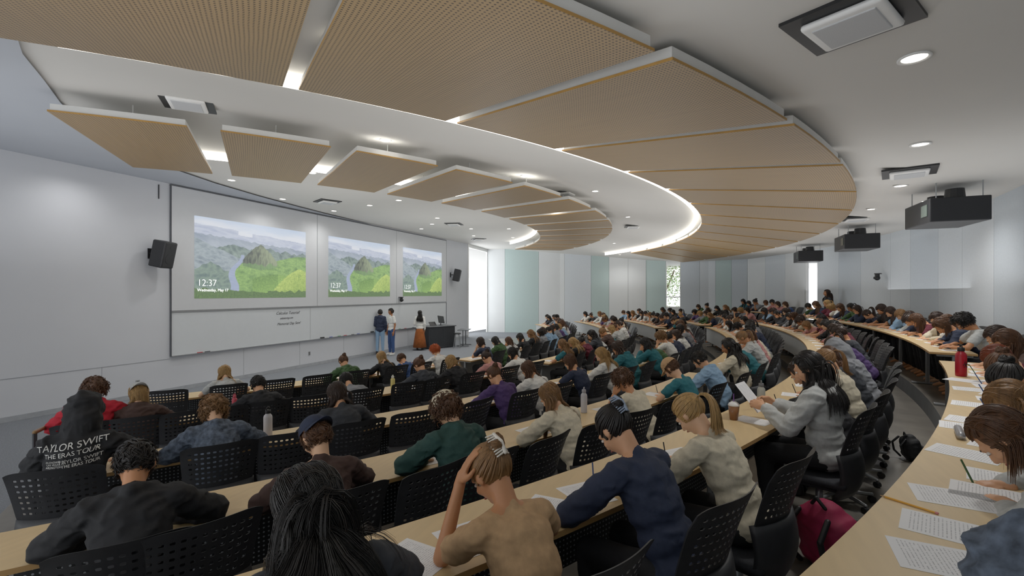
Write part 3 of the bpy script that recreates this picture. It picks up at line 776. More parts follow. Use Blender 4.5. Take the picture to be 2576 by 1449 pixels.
def make_hair(pk, style, near):
    J = skeleton(pk); M = J['M']; inv = M.inverted(); R3 = M.to_3x3()
    rnd = random.Random(sum(map(ord, style+pk)))
    full = style == 'full'
    if full: style = 'long'
    c0 = V((0, -.012, .026)); r0 = V((.083, .101, .094))
    col = [(J['c2'], .15), ((J['c2']+J['Sc'])/2, .155), (J['Sc'], .105), (J['c1'], .15)]+[(J['L'][0], .08), (J['R'][0], .08), (J['Nb'], .075)]
    mb = MB()
    n = 22; k = 14; vs = []
    big = 1.02 if style != 'curly' else 1.15
    def el(d, l=1.0): return c0+V((d.x*r0.x*l, d.y*r0.y*l, d.z*r0.z*l))
    for j in range(k+1):
        g = -math.pi/2+math.pi*j/k
        for i in range(n):
            t = 2*math.pi*i/n; vs.append(el(V((math.cos(g)*math.cos(t), math.cos(g)*math.sin(t), math.sin(g))), big))
    def face(p): return (p.y > .048 and p.z < .072) or (p.z < -.035 and p.y > -.02) or p.z < -.062
    fs = []
    for j in range(k):
        for i in range(n):
            q = (j*n+i, j*n+(i+1) % n, (j+1)*n+(i+1) % n, (j+1)*n+i); c = sum((vs[x] for x in q), V((0, 0, 0)))/4
            if not face(c): fs.append(q)
    mb.add(vs, fs, 0, M)
    mv, mf = mb.v, mb.f
    def tubes(pts, rg, kids, spread, rk, grow=.6):
        if len(pts) < 3: return
        m = len(pts); fr = []; px_ = None
        for i, p in enumerate(pts):
            z = (pts[min(i+1, m-1)]-pts[max(i-1, 0)]); z = z.normalized() if z.length > 1e-6 else V((0, 0, -1))
            x = z.orthogonal().normalized() if px_ is None else (px_-z*px_.dot(z))
            x = x.normalized() if x.length > 1e-5 else z.orthogonal().normalized(); px_ = x; fr.append((p, x, z.cross(x)))
        jobs = [(0, 0, rg, m, 4)]
        for _ in range(kids):
            a = rnd.random()*6.28; s = spread*math.sqrt(rnd.random()); jobs.append((s*math.cos(a), s*math.sin(a), rk, m-(rnd.randrange(3) if m > 8 else 0), 3))
        for ox, oy, r, mm, seg in jobs:
            o = len(mv)
            cs = [(math.cos(2*math.pi*s/seg), math.sin(2*math.pi*s/seg)) for s in range(seg)]
            for i in range(mm):
                p, x, y = fr[i]; t = i/(mm-1); rr = r*(1-.8*t**3); gg = (.4+grow*t)
                b = p+x*(ox*gg)+y*(oy*gg)
                for cx, cy in cs: mv.append(b+x*(rr*cx)+y*(rr*cy))
            for i in range(mm-1):
                for s in range(seg): a = o+i*seg+s; b = o+i*seg+(s+1) % seg; mf.append((a, b, b+seg, a+seg))
    G = V((0, 0, -1)); tie = V((0, -.125, .03)) if style == 'pony' else V((0, -.108, .055))
    cfg = {'short': (320, .05), 'long': (250, .42), 'wavy': (240, .34), 'medium': (230, .15), 'curly': (360, .09), 'pony': (190, .40), 'bun': (190, .2)}[style]
    cnt, Lh = cfg; longish = style in ('long', 'wavy', 'medium'); kid = (9 if style in ('long', 'wavy', 'medium', 'pony', 'bun') else 4) if near else (2 if longish else 1)
    rk = .0016 if near else .0035; rg = .0045 if near else .006; spr = .012
    if full: cnt = 420; Lh = .50; kid = 12; rg = .003; spr = .016; rk = .0014
    done = 0; tries = 0
    while done < cnt and tries < 9000:
        tries += 1
        d = V((rnd.gauss(0, 1), rnd.gauss(0, 1), rnd.gauss(0, 1))).normalized(); p = el(d)
        if face(p): continue
        done += 1
        pts = [M @ p]; nrm = V((d.x/r0.x, d.y/r0.y, d.z/r0.z)).normalized()
        if style in ('pony', 'bun'):
            td = V(((tie-c0).x/r0.x, (tie-c0).y/r0.y, (tie-c0).z/r0.z)).normalized()
            for s in range(9):
                t = (s+1)/9; w = (d*(1-t)+td*t); w = w.normalized() if w.length > .05 else V((1, 0, 0)); pts.append(M @ el(w, 1.03+.05*t))
            pw = pts[-1]
            if style == 'pony':
                jit = V((rnd.uniform(-1, 1), rnd.uniform(-1, 1), 0))*.05; vel = (R3 @ V((0, -1, .3))).normalized(); L = Lh*rnd.uniform(.7, 1)
                for s in range(12):
                    vel = (vel*.65+G*.4+jit*.5).normalized(); pw = pw+vel*L/12
                    for c, r in col:
                        dd = pw-c
                        if dd.length < r: pw = c+dd.normalized()*r
                    pts.append(pw.copy())
            else:
                a0 = rnd.random()*6.28; ra = rnd.uniform(.01, .03); hz = rnd.uniform(-.02, .015)
                bc = M @ (tie+V((0, -.012, .012))); ax1 = R3 @ V((1, 0, 0)); ax2 = R3 @ V((0, .35, .94)); ax3 = R3 @ V((0, -1, .3))
                for s in range(8):
                    a = a0+s*.7; pts.append(bc+ax1*math.cos(a)*ra*1.2+ax2*math.sin(a)*ra*1.3+ax3*(hz+.015*math.sin(a*2)))
            tubes(pts, rg, kid, .006, rk); continue
        sg = 1 if p.x > 0.004 else -1
        if style == 'curly':
            vel = nrm*.9+V((rnd.uniform(-.4, .4), rnd.uniform(-.4, .4), rnd.uniform(-.3, .3))); vel = R3 @ vel; pw = M @ p; ax = vel.orthogonal().normalized(); ay = vel.normalized().cross(ax); ph = rnd.random()*6
            L = Lh*rnd.uniform(.5, 1)
            for s in range(12):
                base = pw+vel.normalized()*L*.62*(s/12)+G*.03*(s/12)**2; a = ph+s*1.25; pts.append(base+ax*.010*math.cos(a)+ay*.010*math.sin(a))
            tubes(pts, rg*.9, kid, .006, rk*1.2); continue
        if longish:
            az = math.atan2(p.x, -p.y); az = abs(az)
            ea = sg*(az*.60+rnd.uniform(-.08, .08)); ez = -.50+rnd.uniform(-.12, .08)
            hc_ = math.sqrt(max(0, 1-ez*ez)); ed = V((math.sin(ea)*hc_, -math.cos(ea)*hc_, ez)).normalized()
            via = V((sg*.55*(1 if az > 1.2 else .4)*(.5+rnd.random()*.5), -.25 if az > 1.2 else -.7, .75)).normalized() if d.z > .2 and d.y > -.3 else None
            lay = 1.03+rnd.random()*(.09 if not full else .15)
            for s in range(9):
                t = (s+1)/9
                w = d*(1-t)**2+(via*2*t*(1-t) if via else (d+ed)*t*(1-t))+ed*t*t
                w = w.normalized() if w.length > .05 else ed
                pts.append(M @ el(w, 1.02+(lay-1.02)*min(1, t*2)))
            vel = (pts[-1]-pts[-2]).normalized(); pw = pts[-1]; L = Lh*rnd.uniform(.78, 1.05); ns = 13 if style != 'medium' else 6; st = L/ns; ph = rnd.random()*6
            out = (R3 @ V((math.sin(ea), -math.cos(ea), 0)))*(.03 if not full else .05)
            for s in range(ns):
                vel = (vel*.55+G*.5+out).normalized()
                if style == 'wavy': vel = (vel+V((math.sin(ph+s*1.1)*.22, math.cos(ph+s*1.1)*.22, 0))).normalized()
                pn = pw+vel*st
                q = inv @ pn; e_ = V(((q-c0).x/r0.x, (q-c0).y/r0.y, (q-c0).z/r0.z)); l = e_.length
                if l < lay: pn = M @ (c0+(q-c0)*(lay/l))
                for c, r in col:
                    dd = pn-c; rr = r+.25*(lay-1.03)
                    if dd.length < rr: pn = c+dd.normalized()*rr
                if (pn-pw).length > 1e-6: vel = vel*.4+(pn-pw).normalized()*.6
                pw = pn; pts.append(pw.copy())
            tubes(pts, rg, kid, spr, rk, .8); continue
        lay = 1.03+rnd.random()*.06
        fl = V((rnd.uniform(-.5, .5), (.5 if p.z > .06 else -.2), -.2 if p.z < .06 else .1))
        fl = fl-nrm*fl.dot(nrm); vel = (R3 @ (fl.normalized()+nrm*.05)).normalized(); pw = M @ p; L = Lh*rnd.uniform(.8, 1.05); ns = 5; st = L/ns
        for s in range(ns):
            vel = (vel*.88+G*.12).normalized(); pw = pw+vel*st
            q = inv @ pw; e_ = V(((q-c0).x/r0.x, (q-c0).y/r0.y, (q-c0).z/r0.z)); l = e_.length
            if l < lay: q = c0+(q-c0)*(lay/l)
            pw = M @ q; pts.append(pw.copy())
        tubes(pts, rg, kid, .008, rk, 1.0)
    return mesh('hair_%s_%s' % (style, pk), mv, mf, [None], True)
def make_cap(pk, back=False):
    J = skeleton(pk); M = J['M']; mb = MB(); c0 = V((0, -.012, .03)); r0 = V((.094, .112, .103)); n = 24; k = 12; vs = []; fs = []
    for j in range(k+1):
        g = math.pi/2*j/k*.98
        for i in range(n):
            t = 2*math.pi*i/n; vs.append(c0+V((math.cos(g)*math.cos(t)*r0.x, math.cos(g)*math.sin(t)*r0.y, math.sin(g)*r0.z+.012)))
    for j in range(k):
        for i in range(n): fs.append((j*n+i, j*n+(i+1) % n, (j+1)*n+(i+1) % n, (j+1)*n+i))
    mb.add(vs, fs, 0, M); s = -1 if back else 1; vs = []; fs = []
    for lay in (0, .006):
        for i in range(11):
            t = rad(25+130*i/10)
            for q in (0, 1):
                r = 1+q*.62*math.sin((t-rad(25))/rad(130)*math.pi)**.6
                vs.append(c0+V((math.cos(t)*r0.x*(1+.05*q), s*math.sin(t)*r0.y*r, .014+lay-.012*q-.012*abs(math.cos(t))*q)))
    for i in range(10):
        a = i*2; fs += [(a, a+2, a+3, a+1), (22+a, 22+a+1, 22+a+3, 22+a+2), (a+1, a+3, a+25, a+23), (a, a+22, a+24, a+2)]
    mb.add(vs, fs, 0, M); mb.ell(M @ (c0+V((0, 0, .115))), (.008, .008, .006))
    return mb.me('cap_'+pk, [None], True)
CACHE = {}
def get(kind, *a):
    k = (kind,)+a
    if k not in CACHE: CACHE[k] = {'body': make_body, 'shirt': make_shirt, 'trousers': make_trousers, 'hair': make_hair, 'cap': make_cap}[kind](*a)
    return CACHE[k]
SK = ['DDAE8A', 'D29C76', 'BE835A', 'A06842', '8A5A3A']
HC = {'black': '1A1614', 'dark brown': '34231A', 'brown': '573822', 'light brown': '84603A', 'blonde': 'AE8A56', 'red': '74341C', 'orange': 'C05A26'}
CL = {'black': '1E1F22', 'charcoal': '33363C', 'navy': '283045', 'grey': '82858A', 'light grey': 'B4B6B4', 'white': 'DEDEDA', 'cream': 'D0C6AE', 'beige': 'B8946C', 'green': '3C5834', 'dark green': '284641', 'red': 'AE1C2C', 'blue': '304A78', 'light blue': '88A8C6', 'brown': '4A3832', 'dark brown': '402E29', 'purple': '483464', 'pink': 'BC8480', 'teal': '286872', 'maroon': '5A1C2C', 'yellow': 'C8B050', 'mottled blue': '4A5568'}
def hairmat(c):
    if 'h_'+c in MATS: return MATS['h_'+c]
    return mat('h_'+c, HC[c], .42, var=.35, scale=14, stretch=(6, 6, .6), spec=.5)
def clothmat(c):
    if c == 'mottled blue': return mat('c_'+c, '505A69', .9, var=.6, scale=28, bump=.2)
    return mat('c_'+c, CL[c], .85, var=.1, scale=40, bump=.15)
def person(loc, rz, pose, gar, color, hair, hcol, skin=1, cap=None, scale=1.0, act='writing at desk', label=None, shoes=True, bottoms='black', near=True, clip=None, grp='students seated in the hall'):
    b = obj('person', get('body', pose), None, loc, (0, 0, rz), [mat('skin_%d' % skin, SK[skin], .5, var=.04, scale=20)]); b.scale = (scale,)*3
    obj('hooded_sweatshirt' if gar in ('hoodie', 'hooded') else ('t_shirt' if gar == 'tee' else 'sweater'), get('shirt', pose, gar), b, mats=[clothmat(color)])
    obj('trousers', get('trousers', pose), b, mats=[clothmat(bottoms)])
    if hair and gar != 'hooded': obj('hair', get('hair', pose, hair, near), b, mats=[hairmat(hcol)])
    if cap: obj('cap', get('cap', pose, cap[1]), b, mats=[clothmat(cap[0])])
    J = skeleton(pose)
    if shoes:
        for k in 'LR':
            an = J['l'+k][2]; obj('shoe', ME_SHOE, b, an, mats=[mat('shoe_white', 'C8C8C4', .6) if scale > 1 else m_dark])
    if clip:
        mb = MB(); M = J['M']
        for s in range(9):
            z = -.04+s*.011; mb.cap(M @ V((-.004, -.150+.015*abs(s-4)/4, .055+z)), .005, M @ V((-.033, -.120, .055+z*1.1)), .0035, 6); mb.cap(M @ V((.004, -.150+.015*abs(s-4)/4, .055+z)), .005, M @ V((.033, -.120, .055+z*1.1)), .0035, 6)
        mb.cap(M @ V((0, -.138, .01)), .007, M @ V((0, -.152, .055)), .009, 8); mb.cap(M @ V((0, -.152, .055)), .009, M @ V((0, -.138, .104)), .007, 8)
        obj('hair_clip', mb.me('clip', [mat('clip_'+clip, clip, .3)], True), b)
    g = {'tee': 't-shirt', 'hooded': 'hoodie with hood up', 'hoodie': 'hoodie', 'sweater': 'sweater'}[gar]
    hs = {'short': 'short', 'long': 'long', 'full': 'long', 'wavy': 'wavy', 'medium': 'shoulder-length', 'curly': 'curly', 'pony': 'ponytailed', 'bun': 'pinned-up'}.get(hair, '')
    tag(b, label or ('person in %s %s, %s %s hair, %s' % (color, g, hs, hcol, act)), 'person', grp)
    return b
paper = MB(); paper.box(-.105, .105, -.14, .14, 0, .0012); ME_PAPER = paper.me('paper', [m_paper])
def put_paper(R, phi, z, rz):
    tag(obj('paper_sheet', ME_PAPER, loc=seat_pt(R, phi, z+.7505), rot=(0, 0, rz)), 'printed white exam sheet lying on maple desk', 'paper', 'exam papers on the desks')
pen = MB(); pen.cyl((0, 0, 0), (0, 0, .13), .004, n=8, mi=0); pen.cyl((0, 0, -.012), (0, 0, 0), .001, .004, n=8, mi=1); ME_PEN = pen.me('pen', [None, m_dark])
def seat_person(row, phi, pose='write', gar='sweater', color='black', hair='short', hcol='black', twist=0, near=True, sheets=1, **kw):
    hr, z = ROWS[row]; R = hr+HO-(.05 if row == 'A' else 0)
    rz = phi+twist
    b = person(seat_pt(R, phi, z), rz, pose, gar, color, hair, hcol, near=near, **kw)
    place_chair(R-.01, phi, z, row, True, twist, near)
    put_paper(hr-.2, phi-.02/hr, z, phi+random.uniform(-.25, .25))
    if sheets > 1: put_paper(hr-.17, phi+.25/hr, z, phi+random.uniform(-.5, .1))
    if sheets > 2: put_paper(hr-.20, phi-.27/hr, z, phi+random.uniform(-.1, .5))
    if near and POSES[pose]['R'] == 'write':
        J = skeleton(pose); w = J['R'][2]+V((-.045, .085, -.03))
        m = Matrix.Translation(seat_pt(R, phi, z)) @ Matrix.Rotation(rz, 4, 'Z') @ Matrix.Scale(kw.get('scale', 1), 4)
        pc = random.choice(['black', 'blue', 'yellow', 'green'])
        o = obj('pen', ME_PEN, mats=[clothmat(pc)]); o.location = m @ w; o.rotation_euler = (rad(-25), rad(25), rz)
        tag(o, '%s pen held in a writing hand' % pc, 'pen', 'pens held by students')
    if pose == 'read':
        J = skeleton(pose); a_, b_ = J['L'][2], J['R'][2]
        m = Matrix.Translation(seat_pt(R, phi, z)) @ Matrix.Rotation(rz, 4, 'Z') @ Matrix.Scale(kw.get('scale', 1), 4)
        o = obj('paper_sheet', ME_PAPER); o.location = m @ ((a_+b_)/2+V((0, .15, .05))); o.rotation_euler = (rad(50), 0, rz)
        tag(o, 'printed white exam sheet held up in both hands', 'paper')
    return b
def hp(row, px): return phi_at(ROWS[row][0], K(px))[0]
def S(row, px, **kw):
    kw.setdefault('scale', .97)
    return seat_person(row, hp(row, px), **kw)
S('B', 765, pose='write2', gar='hoodie', color='charcoal', hair='full', hcol='black', skin=2, scale=1.0, label='person in dark hoodie with very long black hair, writing')
S('B', 1250, pose='head', gar='tee', color='beige', hair='bun', hcol='light brown', skin=2, sheets=3, clip='E6E0D4', label='person in beige t-shirt, clipped-up hair, resting head on hand')
S('B', 1555, pose='write', gar='sweater', color='navy', hair='bun', hcol='black', skin=1, sheets=3, scale=1.0, clip='8E9CB0', label='person in navy sweatshirt with clipped dark hair, writing on papers')
S('B', 1740, pose='write', gar='sweater', color='cream', hair='pony', hcol='blonde', skin=0, sheets=2, label='person in cream sweater with blonde ponytail, writing')
seat_person('B', rad(-23.5), pose='read', gar='hoodie', color='light grey', hair='long', hcol='black', skin=1, scale=1.02, label='person in pale grey hoodie with long hair, reading a page')
seat_person('B', rad(-21.9), pose='write', gar='sweater', color='black', hair='medium', hcol='dark brown', skin=1, scale=.97)
seat_person('B', rad(-20.2), pose='write2', gar='tee', color='cream', hair='pony', hcol='light brown', skin=1, scale=.97)
seat_person('B', rad(-18.6), pose='write', gar='sweater', color='charcoal', hair='long', hcol='brown', skin=1, scale=.97)
seat_person('B', rad(-17.0), pose='write', gar='hooded', color='grey', hair='short', hcol='black', skin=2, scale=.97, label='person in grey hoodie with hood up, bent over desk')
S('C', 340, pose='write', gar='hoodie', color='black', hair='short', hcol='black', skin=2, scale=1.0, label='person in black hoodie with short black hair, bent over desk')
S('C', 790, pose='write2', gar='sweater', color='dark brown', hair='short', hcol='brown', cap=('navy', True), skin=0, label='person in brown sweater and backwards navy cap, writing')
S('C', 1115, pose='write2', gar='hoodie', color='dark green', hair='curly', hcol='brown', cap=('cream', False), skin=0, scale=1.0, sheets=2, label='person in dark green hoodie, curly hair, cream cap, writing')
S('C', 1385, pose='write', gar='sweater', color='cream', hair='long', hcol='light brown', skin=1)
S('C', 1570, pose='cheek', gar='tee', color='cream', hair='curly', hcol='brown', skin=2, sheets=2, label='person in cream t-shirt, curly brown hair, head on hand')
S('C', 1690, pose='write', gar='tee', color='teal', hair='short', hcol='brown', cap=('beige', False), skin=0, label='person in teal shirt and tan cap, bent over exam')
S('C', 1762, pose='write', gar='hoodie', color='light blue', hair='short', hcol='black', skin=1)
b_ts = S('D', 205, pose='up', gar='hooded', color='black', hair='short', hcol='black', skin=1, scale=1.04, twist=-.15, label='person in black tour hoodie with hood up, white lettering')
S('D', 540, pose='write', gar='hoodie', color='mottled blue', hair='curly', hcol='light brown', skin=0, scale=1.0, label='person in mottled blue fleece with curly light brown hair')
S('D', 850, pose='write', gar='sweater', color='charcoal', hair='wavy', hcol='dark brown', skin=1, scale=1.0)
S('D', 1245, pose='write', gar='sweater', color='purple', hair='bun', hcol='brown', skin=1)
S('D', 1330, pose='write', gar='sweater', color='white', hair='long', hcol='brown', skin=1)
S('D', 1505, pose='write2', gar='sweater', color='white', hair='long', hcol='blonde', skin=0)
S('D', 1435, pose='write', gar='tee', color='navy', hair='medium', hcol='brown', skin=1)
S('E', 240, pose='write2', gar='hoodie', color='red', hair='curly', hcol='brown', skin=0, scale=1.05, label='person in red hoodie with curly brown hair, writing')
S('E', 350, pose='write2', gar='hoodie', color='dark brown', hair='medium', hcol='blonde', cap=('light grey', True), skin=0, label='person in brown hoodie, blonde hair, backwards grey cap')
S('E', 650, pose='write', gar='hoodie', color='black', hair='short', hcol='black', skin=1)
S('E', 880, pose='deep', gar='sweater', color='grey', hair='medium', hcol='black', skin=1)
S('E', 1050, pose='write2', gar='hoodie', color='charcoal', hair='bun', hcol='brown', skin=1)
S('E', 1135, pose='write', gar='hoodie', color='black', hair='wavy', hcol='blonde', skin=1)
S('E', 1225, pose='write', gar='sweater', color='pink', hair='bun', hcol='dark brown', skin=1)
S('E', 1290, pose='write', gar='tee', color='white', hair='medium', hcol='black', skin=1)
S('F', 565, pose='write', gar='tee', color='light grey', hair='long', hcol='blonde', skin=0)
S('F', 865, pose='write', gar='hoodie', color='green', hair='bun', hcol='brown', skin=1, label='person in olive green hoodie with bun, writing at desk')
S('F', 960, pose='write', gar='tee', color='black', hair='long', hcol='blonde', skin=0)
S('F', 1020, pose='deep', gar='tee', color='blue', hair='short', hcol='brown', skin=1)
S('F', 1090, pose='write2', gar='tee', color='white', hair='curly', hcol='orange', skin=0, label='person in white shirt with bright orange curly hair')
for d, kw in ((-26.9, dict(pose='deep', gar='sweater', color='light grey', hair='medium', hcol='brown', skin=1, scale=.96)),
              (-24.9, dict(pose='deep', gar='sweater', color='charcoal', hair='wavy', hcol='light brown', skin=1, scale=.96)),
              (-23.0, dict(pose='deep', gar='tee', color='black', hair='bun', hcol='black', skin=2, scale=.97)),
              (-21.4, dict(pose='deep', gar='tee', color='green', hair='bun', hcol='brown', skin=1, scale=.97)),
              (-19.8, dict(pose='deep', gar='sweater', color='maroon', hair='wavy', hcol='red', skin=0, scale=.97)),
              (-18.2, dict(pose='write', gar='sweater', color='brown', hair='wavy', hcol='brown', skin=1, scale=.97)),
              (-16.7, dict(pose='write', gar='tee', color='black', hair='medium', hcol='dark brown', skin=1, scale=.97))):
    seat_person('A', rad(d), sheets=2, **kw)
person(seat_pt(26.60, rad(-30.4), ZA), rad(-30.4), 'deep', 'hooded', 'mottled blue', 'short', 'dark brown', skin=1, scale=.99, label='person in blue-grey hoodie with hood up bending over desk')
place_chair(26.60, rad(-30.4), ZA, 'A', True)
for row, pxs in (('C', (470, 985, 1250, 1480)), ('D', (700, 985, 1120)), ('E', (455, 560, 760, 985)), ('F', (430, 680, 770))):
    for px in pxs:
        hr, z = ROWS[row]; f = hp(row, px); place_chair(hr+.3, f, z, row, False, random.uniform(-.25, .25))
rc = random.Random(11)
poses = ['write', 'write', 'write2', 'cheek', 'deep', 'up']
def rand_kw():
    hc_ = rc.choice(['black', 'black', 'black', 'black', 'black', 'dark brown', 'dark brown', 'dark brown', 'brown', 'brown', 'light brown', 'blonde'])
    return dict(pose=rc.choice(poses), gar=rc.choice(['sweater', 'hoodie', 'tee']), color=rc.choice(['black', 'black', 'charcoal', 'navy', 'grey', 'light grey', 'white', 'white', 'cream', 'green', 'grey', 'blue', 'light blue', 'brown', 'purple', 'pink', 'teal', 'maroon', 'navy', 'light grey']),
                hair=rc.choice(['short', 'long', 'long', 'medium', 'curly', 'bun', 'pony', 'wavy']), hcol=hc_, skin=rc.choice([0, 1, 1, 2, 2, 3]), scale=rc.uniform(.95, 1.04))
for row, (hr, z) in ROWS.items():
    end3 = min(35, math.degrees(math.asin(11.9/hr)))
    for d0, d1 in ((-13.2, 13.2), (15.6, end3)):
        L = rad(d1-d0)*hr; k = int((L-.3)/.59)
        for i in range(k):
            phi = rad(d0)+(.4+(L-.8)*i/(k-1))/hr
            if rc.random() < .97:
                seat_person(row, phi, near=False, shoes=False, twist=rc.uniform(-.12, .12), **rand_kw())
            else: place_chair(hr+.3, phi, z, row, False)
for row, p0, p1 in (('C', 1800, 1830), ('D', 1540, 1575)):
    a, b = hp(row, p0), hp(row, p1)
    seat_person(row, (a+b)/2, near=False, shoes=False, **rand_kw())
# lettering on the hoodie
shirt = [c for c in b_ts.children if c.name.startswith('hooded')][0]
bv = BVHTree.FromPolygons([v.co for v in shirt.data.vertices], [tuple(p.vertices) for p in shirt.data.polygons])
m_let = mat('print_white', 'D8D8D4', .8)
ca_, sa_ = math.cos(rad(6)), math.sin(rad(6))
for txt, size, x, z in (('TAYLOR SWIFT', .056, 0, 1.015), ('THE ERAS TOUR', .040, 0, .972), ('GLENDALE, AZ', .017, -.075, .944), ('LAS VEGAS, NV', .017, -.075, .927), ('ARLINGTON, TX', .017, -.075, .910), ('TAYLOR SWIFT', .032, .05, .930), ('THE ERAS TOUR', .026, .05, .904)):
    me = text('t', txt, size, FW_R, m_let, 'mesh', extr=0, align='CENTER')
    bm = bmesh.new(); bm.from_mesh(me); bmesh.ops.subdivide_edges(bm, edges=[e for e in bm.edges if e.calc_length() > .012], cuts=1)
    for v in bm.verts:
        x_, z_ = v.co.x+x, v.co.z+z-.95
        q = V((x_*ca_-z_*sa_, -1, x_*sa_+z_*ca_+.95)); h = bv.ray_cast(q, V((0, 1, 0)))
        v.co = V((q.x, (h[0].y if h[0] else -.1)-.009, q.z))
    bm.to_mesh(me); bm.free(); obj('printed_lettering', me, shirt)
# ------------------------------------------------------------------ standing people and lectern
def at_depth(px, Y, z=0): return loc_cam(K(px)*Y, Y, z)
def floor_at(px, py, z=0):
    Y = (2.4-z)*1200/(py-737); return at_depth(px, Y, z)
person(floor_at(985, 893), rad(70), 'stand', 'tee', 'white', 'short', 'black', skin=3, scale=1.03, bottoms='blue', label='standing person in white t-shirt and blue jeans', grp='people at the front')
person(floor_at(956, 891), rad(-60), 'stand_talk', 'hoodie', 'navy', 'short', 'black', skin=1, scale=1.0, bottoms='light blue', label='standing person in navy hoodie and light jeans, talking', grp='people at the front')
wsk = person(at_depth(1056, 20.1), rad(-60), 'stand_talk', 'sweater', 'white', 'long', 'black', skin=2, scale=.95, bottoms='brown', label='standing person in white top, rust skirt, at lectern', grp='people at the front')
mb = MB(); mb.lathe([(.15, .95), (.19, .8), (.25, .45), (.30, .12), (.28, .12), (.13, .9)], 24)
obj('skirt', mb.me('skirt', [mat('skirt_rust', '8A4A1E', .9, var=.2)], True), wsk)
fw_ = phi_at(26.6, K(2082), True)[0]
person(seat_pt(26.6, fw_, ZA), fw_, 'stand', 'tee', 'charcoal', 'long', 'dark brown', skin=2, scale=.97, label='standing person in dark top beside rear window', grp='people standing')
lp = floor_at(1100, 874)
e = empty('lectern', lp, rad(-22))
mb = MB(); mb.rbox(1.4, .75, .9, .02, M=Matrix.Translation((0, 0, .47))); obj('cabinet', mb.me('lc', [mat('lectern_dark', '34373C', .5)]), e)
mb = MB(); mb.rbox(1.5, .85, .045, .02, M=Matrix.Translation((0, 0, .945))); obj('top', mb.me('lt', [mat('lectern_top', '55585C', .35)]), e)
for x0, x1 in ((-.66, -.02), (.02, .66)):
    mb = MB(); mb.box(x0, x1, -.385, -.376, .1, .85); obj('door', mb.me('ld', [mat('lectern_door', '292C30', .5)]), e)
mb = MB(); M = Matrix.Translation((.25, .05, 1.22)) @ Matrix.Rotation(rad(-15), 4, 'X') @ Matrix.Rotation(rad(25), 4, 'Z'); mb.rbox(.52, .035, .32, .01, M=M); mb.cyl((.25, .08, .96), (.25, .07, 1.15), .02); mb.cyl((.25, .08, .965), (.25, .08, .975), .1)
obj('monitor', mb.me('lm', [m_dark]), e)
mb = MB(); M = Matrix.Translation((-.25, 0, 1.05)) @ Matrix.Rotation(rad(-40), 4, 'X'); mb.rbox(.34, .02, .22, .006, M=M); mb.rbox(.1, .12, .08, .01, M=Matrix.Translation((-.25, .03, 1.0)))
obj('control_screen', mb.me('lcs', [m_dark]), e)
tag(e, 'dark multimedia lectern with monitor and control screen', 'lectern')
e = empty('folding_side_table', at_depth(1168, 21.6), .3)
mb = MB(); mb.rbox(.8, .5, .03, .01, M=Matrix.Translation((0, 0, .74))); obj('top', mb.me('t', [mat('table_top_grey', '5A5E62', .5)]), e)
for x in (-.34, .34):
    mb = MB(); mb.cyl((x, 0, .03), (x, 0, .73), .02, n=10); mb.cap((x, -.25, .04), .018, (x, .25, .04), .018, 8); obj('leg', mb.me('l', [mat('steel_dark', '4A4C50', .4)], True), e)
tag(e, 'grey folding table on metal legs by lectern', 'table')
e = empty('stool', at_depth(1150, 20.9), .3)
mb = MB(); mb.lathe([(.16, .6), (.17, .61), (.17, .635), (.15, .65)], 20); obj('seat', mb.me('ss', [m_dark], True), e)
for i in range(4):
    a = rad(45+90*i); mb = MB(); mb.cap((.1*math.cos(a), .1*math.sin(a), .6), .012, (.19*math.cos(a), .19*math.sin(a), .012), .012, 8); obj('leg', mb.me('sl', [m_grey], True), e)
tag(e, 'round black stool on metal legs beside lectern', 'stool')
def rail(pts, lab, zf=0):
    mb = MB()
    for a, b in zip(pts[:-1], pts[1:]): mb.cap(a, .02, b, .02, 10)
    e = obj('handrail', mb.me('hr', [mat('rail_wood', '8A6A44', .45)], True))
    for p in (pts[0], pts[-1]):
        mb = MB(); mb.box(p.x-.014, p.x+.014, p.y-.014, p.y+.014, zf, p.z); obj('post', mb.me('po', [mat('post_grey', '3A3C40', .5)]), e)
    tag(e, lab, 'handrail', 'aisle handrails')
rail([seat_pt(18.9, rad(-36.4), .95), seat_pt(19.7, rad(-36.4), 1.02)], 'wooden handrail on black posts beside aisle', .1)
rail([seat_pt(17.0, rad(-41), .85), seat_pt(18.2, rad(-41.5), .95)], 'wooden handrail on black posts at side of hall')
# ------------------------------------------------------------------ things on desks
def on_desk(row, px, off):
    R = ROWS[row][0]-off; f, Y = phi_at(R, K(px)); return seat_pt(R, f, ROWS[row][1]+.7505)
def bottle(p, col, capc, h=.26, r=.037, lab='', metal=0):
    mb = MB(); mb.lathe([(r*.92, 0), (r, .01), (r, h*.72), (r*.9, h*.78), (r*.55, h*.84), (r*.55, h*.87)], 20)
    o = obj('water_bottle', mb.me('bt', [mat('bottle_'+col, col, .35, metal=metal, var=.03)], True), loc=p)
    mb = MB(); mb.lathe([(r*.62, h*.86), (r*.64, h*.88), (r*.64, h*.97), (r*.5, h*.985)], 16); mb.cap((-r*.45, 0, h*.97), .006, (-r*.3, 0, h*1.07), .006, 8); mb.cap((r*.45, 0, h*.97), .006, (r*.3, 0, h*1.07), .006, 8); mb.cap((-r*.3, 0, h*1.07), .006, (r*.3, 0, h*1.07), .006, 8)
    obj('bottle_cap', mb.me('bc', [mat('bcap_'+capc, capc, .5)], True), o)
    tag(o, lab, 'bottle'); return o
bottle(on_desk('D', 674, .30), 'D4D2D6', '1A1A1C', .27, .04, 'white insulated bottle with black cap on desk')
bottle(on_desk('C', 1469, .32), 'BEBEC4', '9A9AA0', .25, .035, 'pale grey insulated bottle standing on desk')
bottle(on_desk('E', 590, .3), 'C04A5A', 'C04A5A', .2, .032, 'pink water bottle standing on desk')
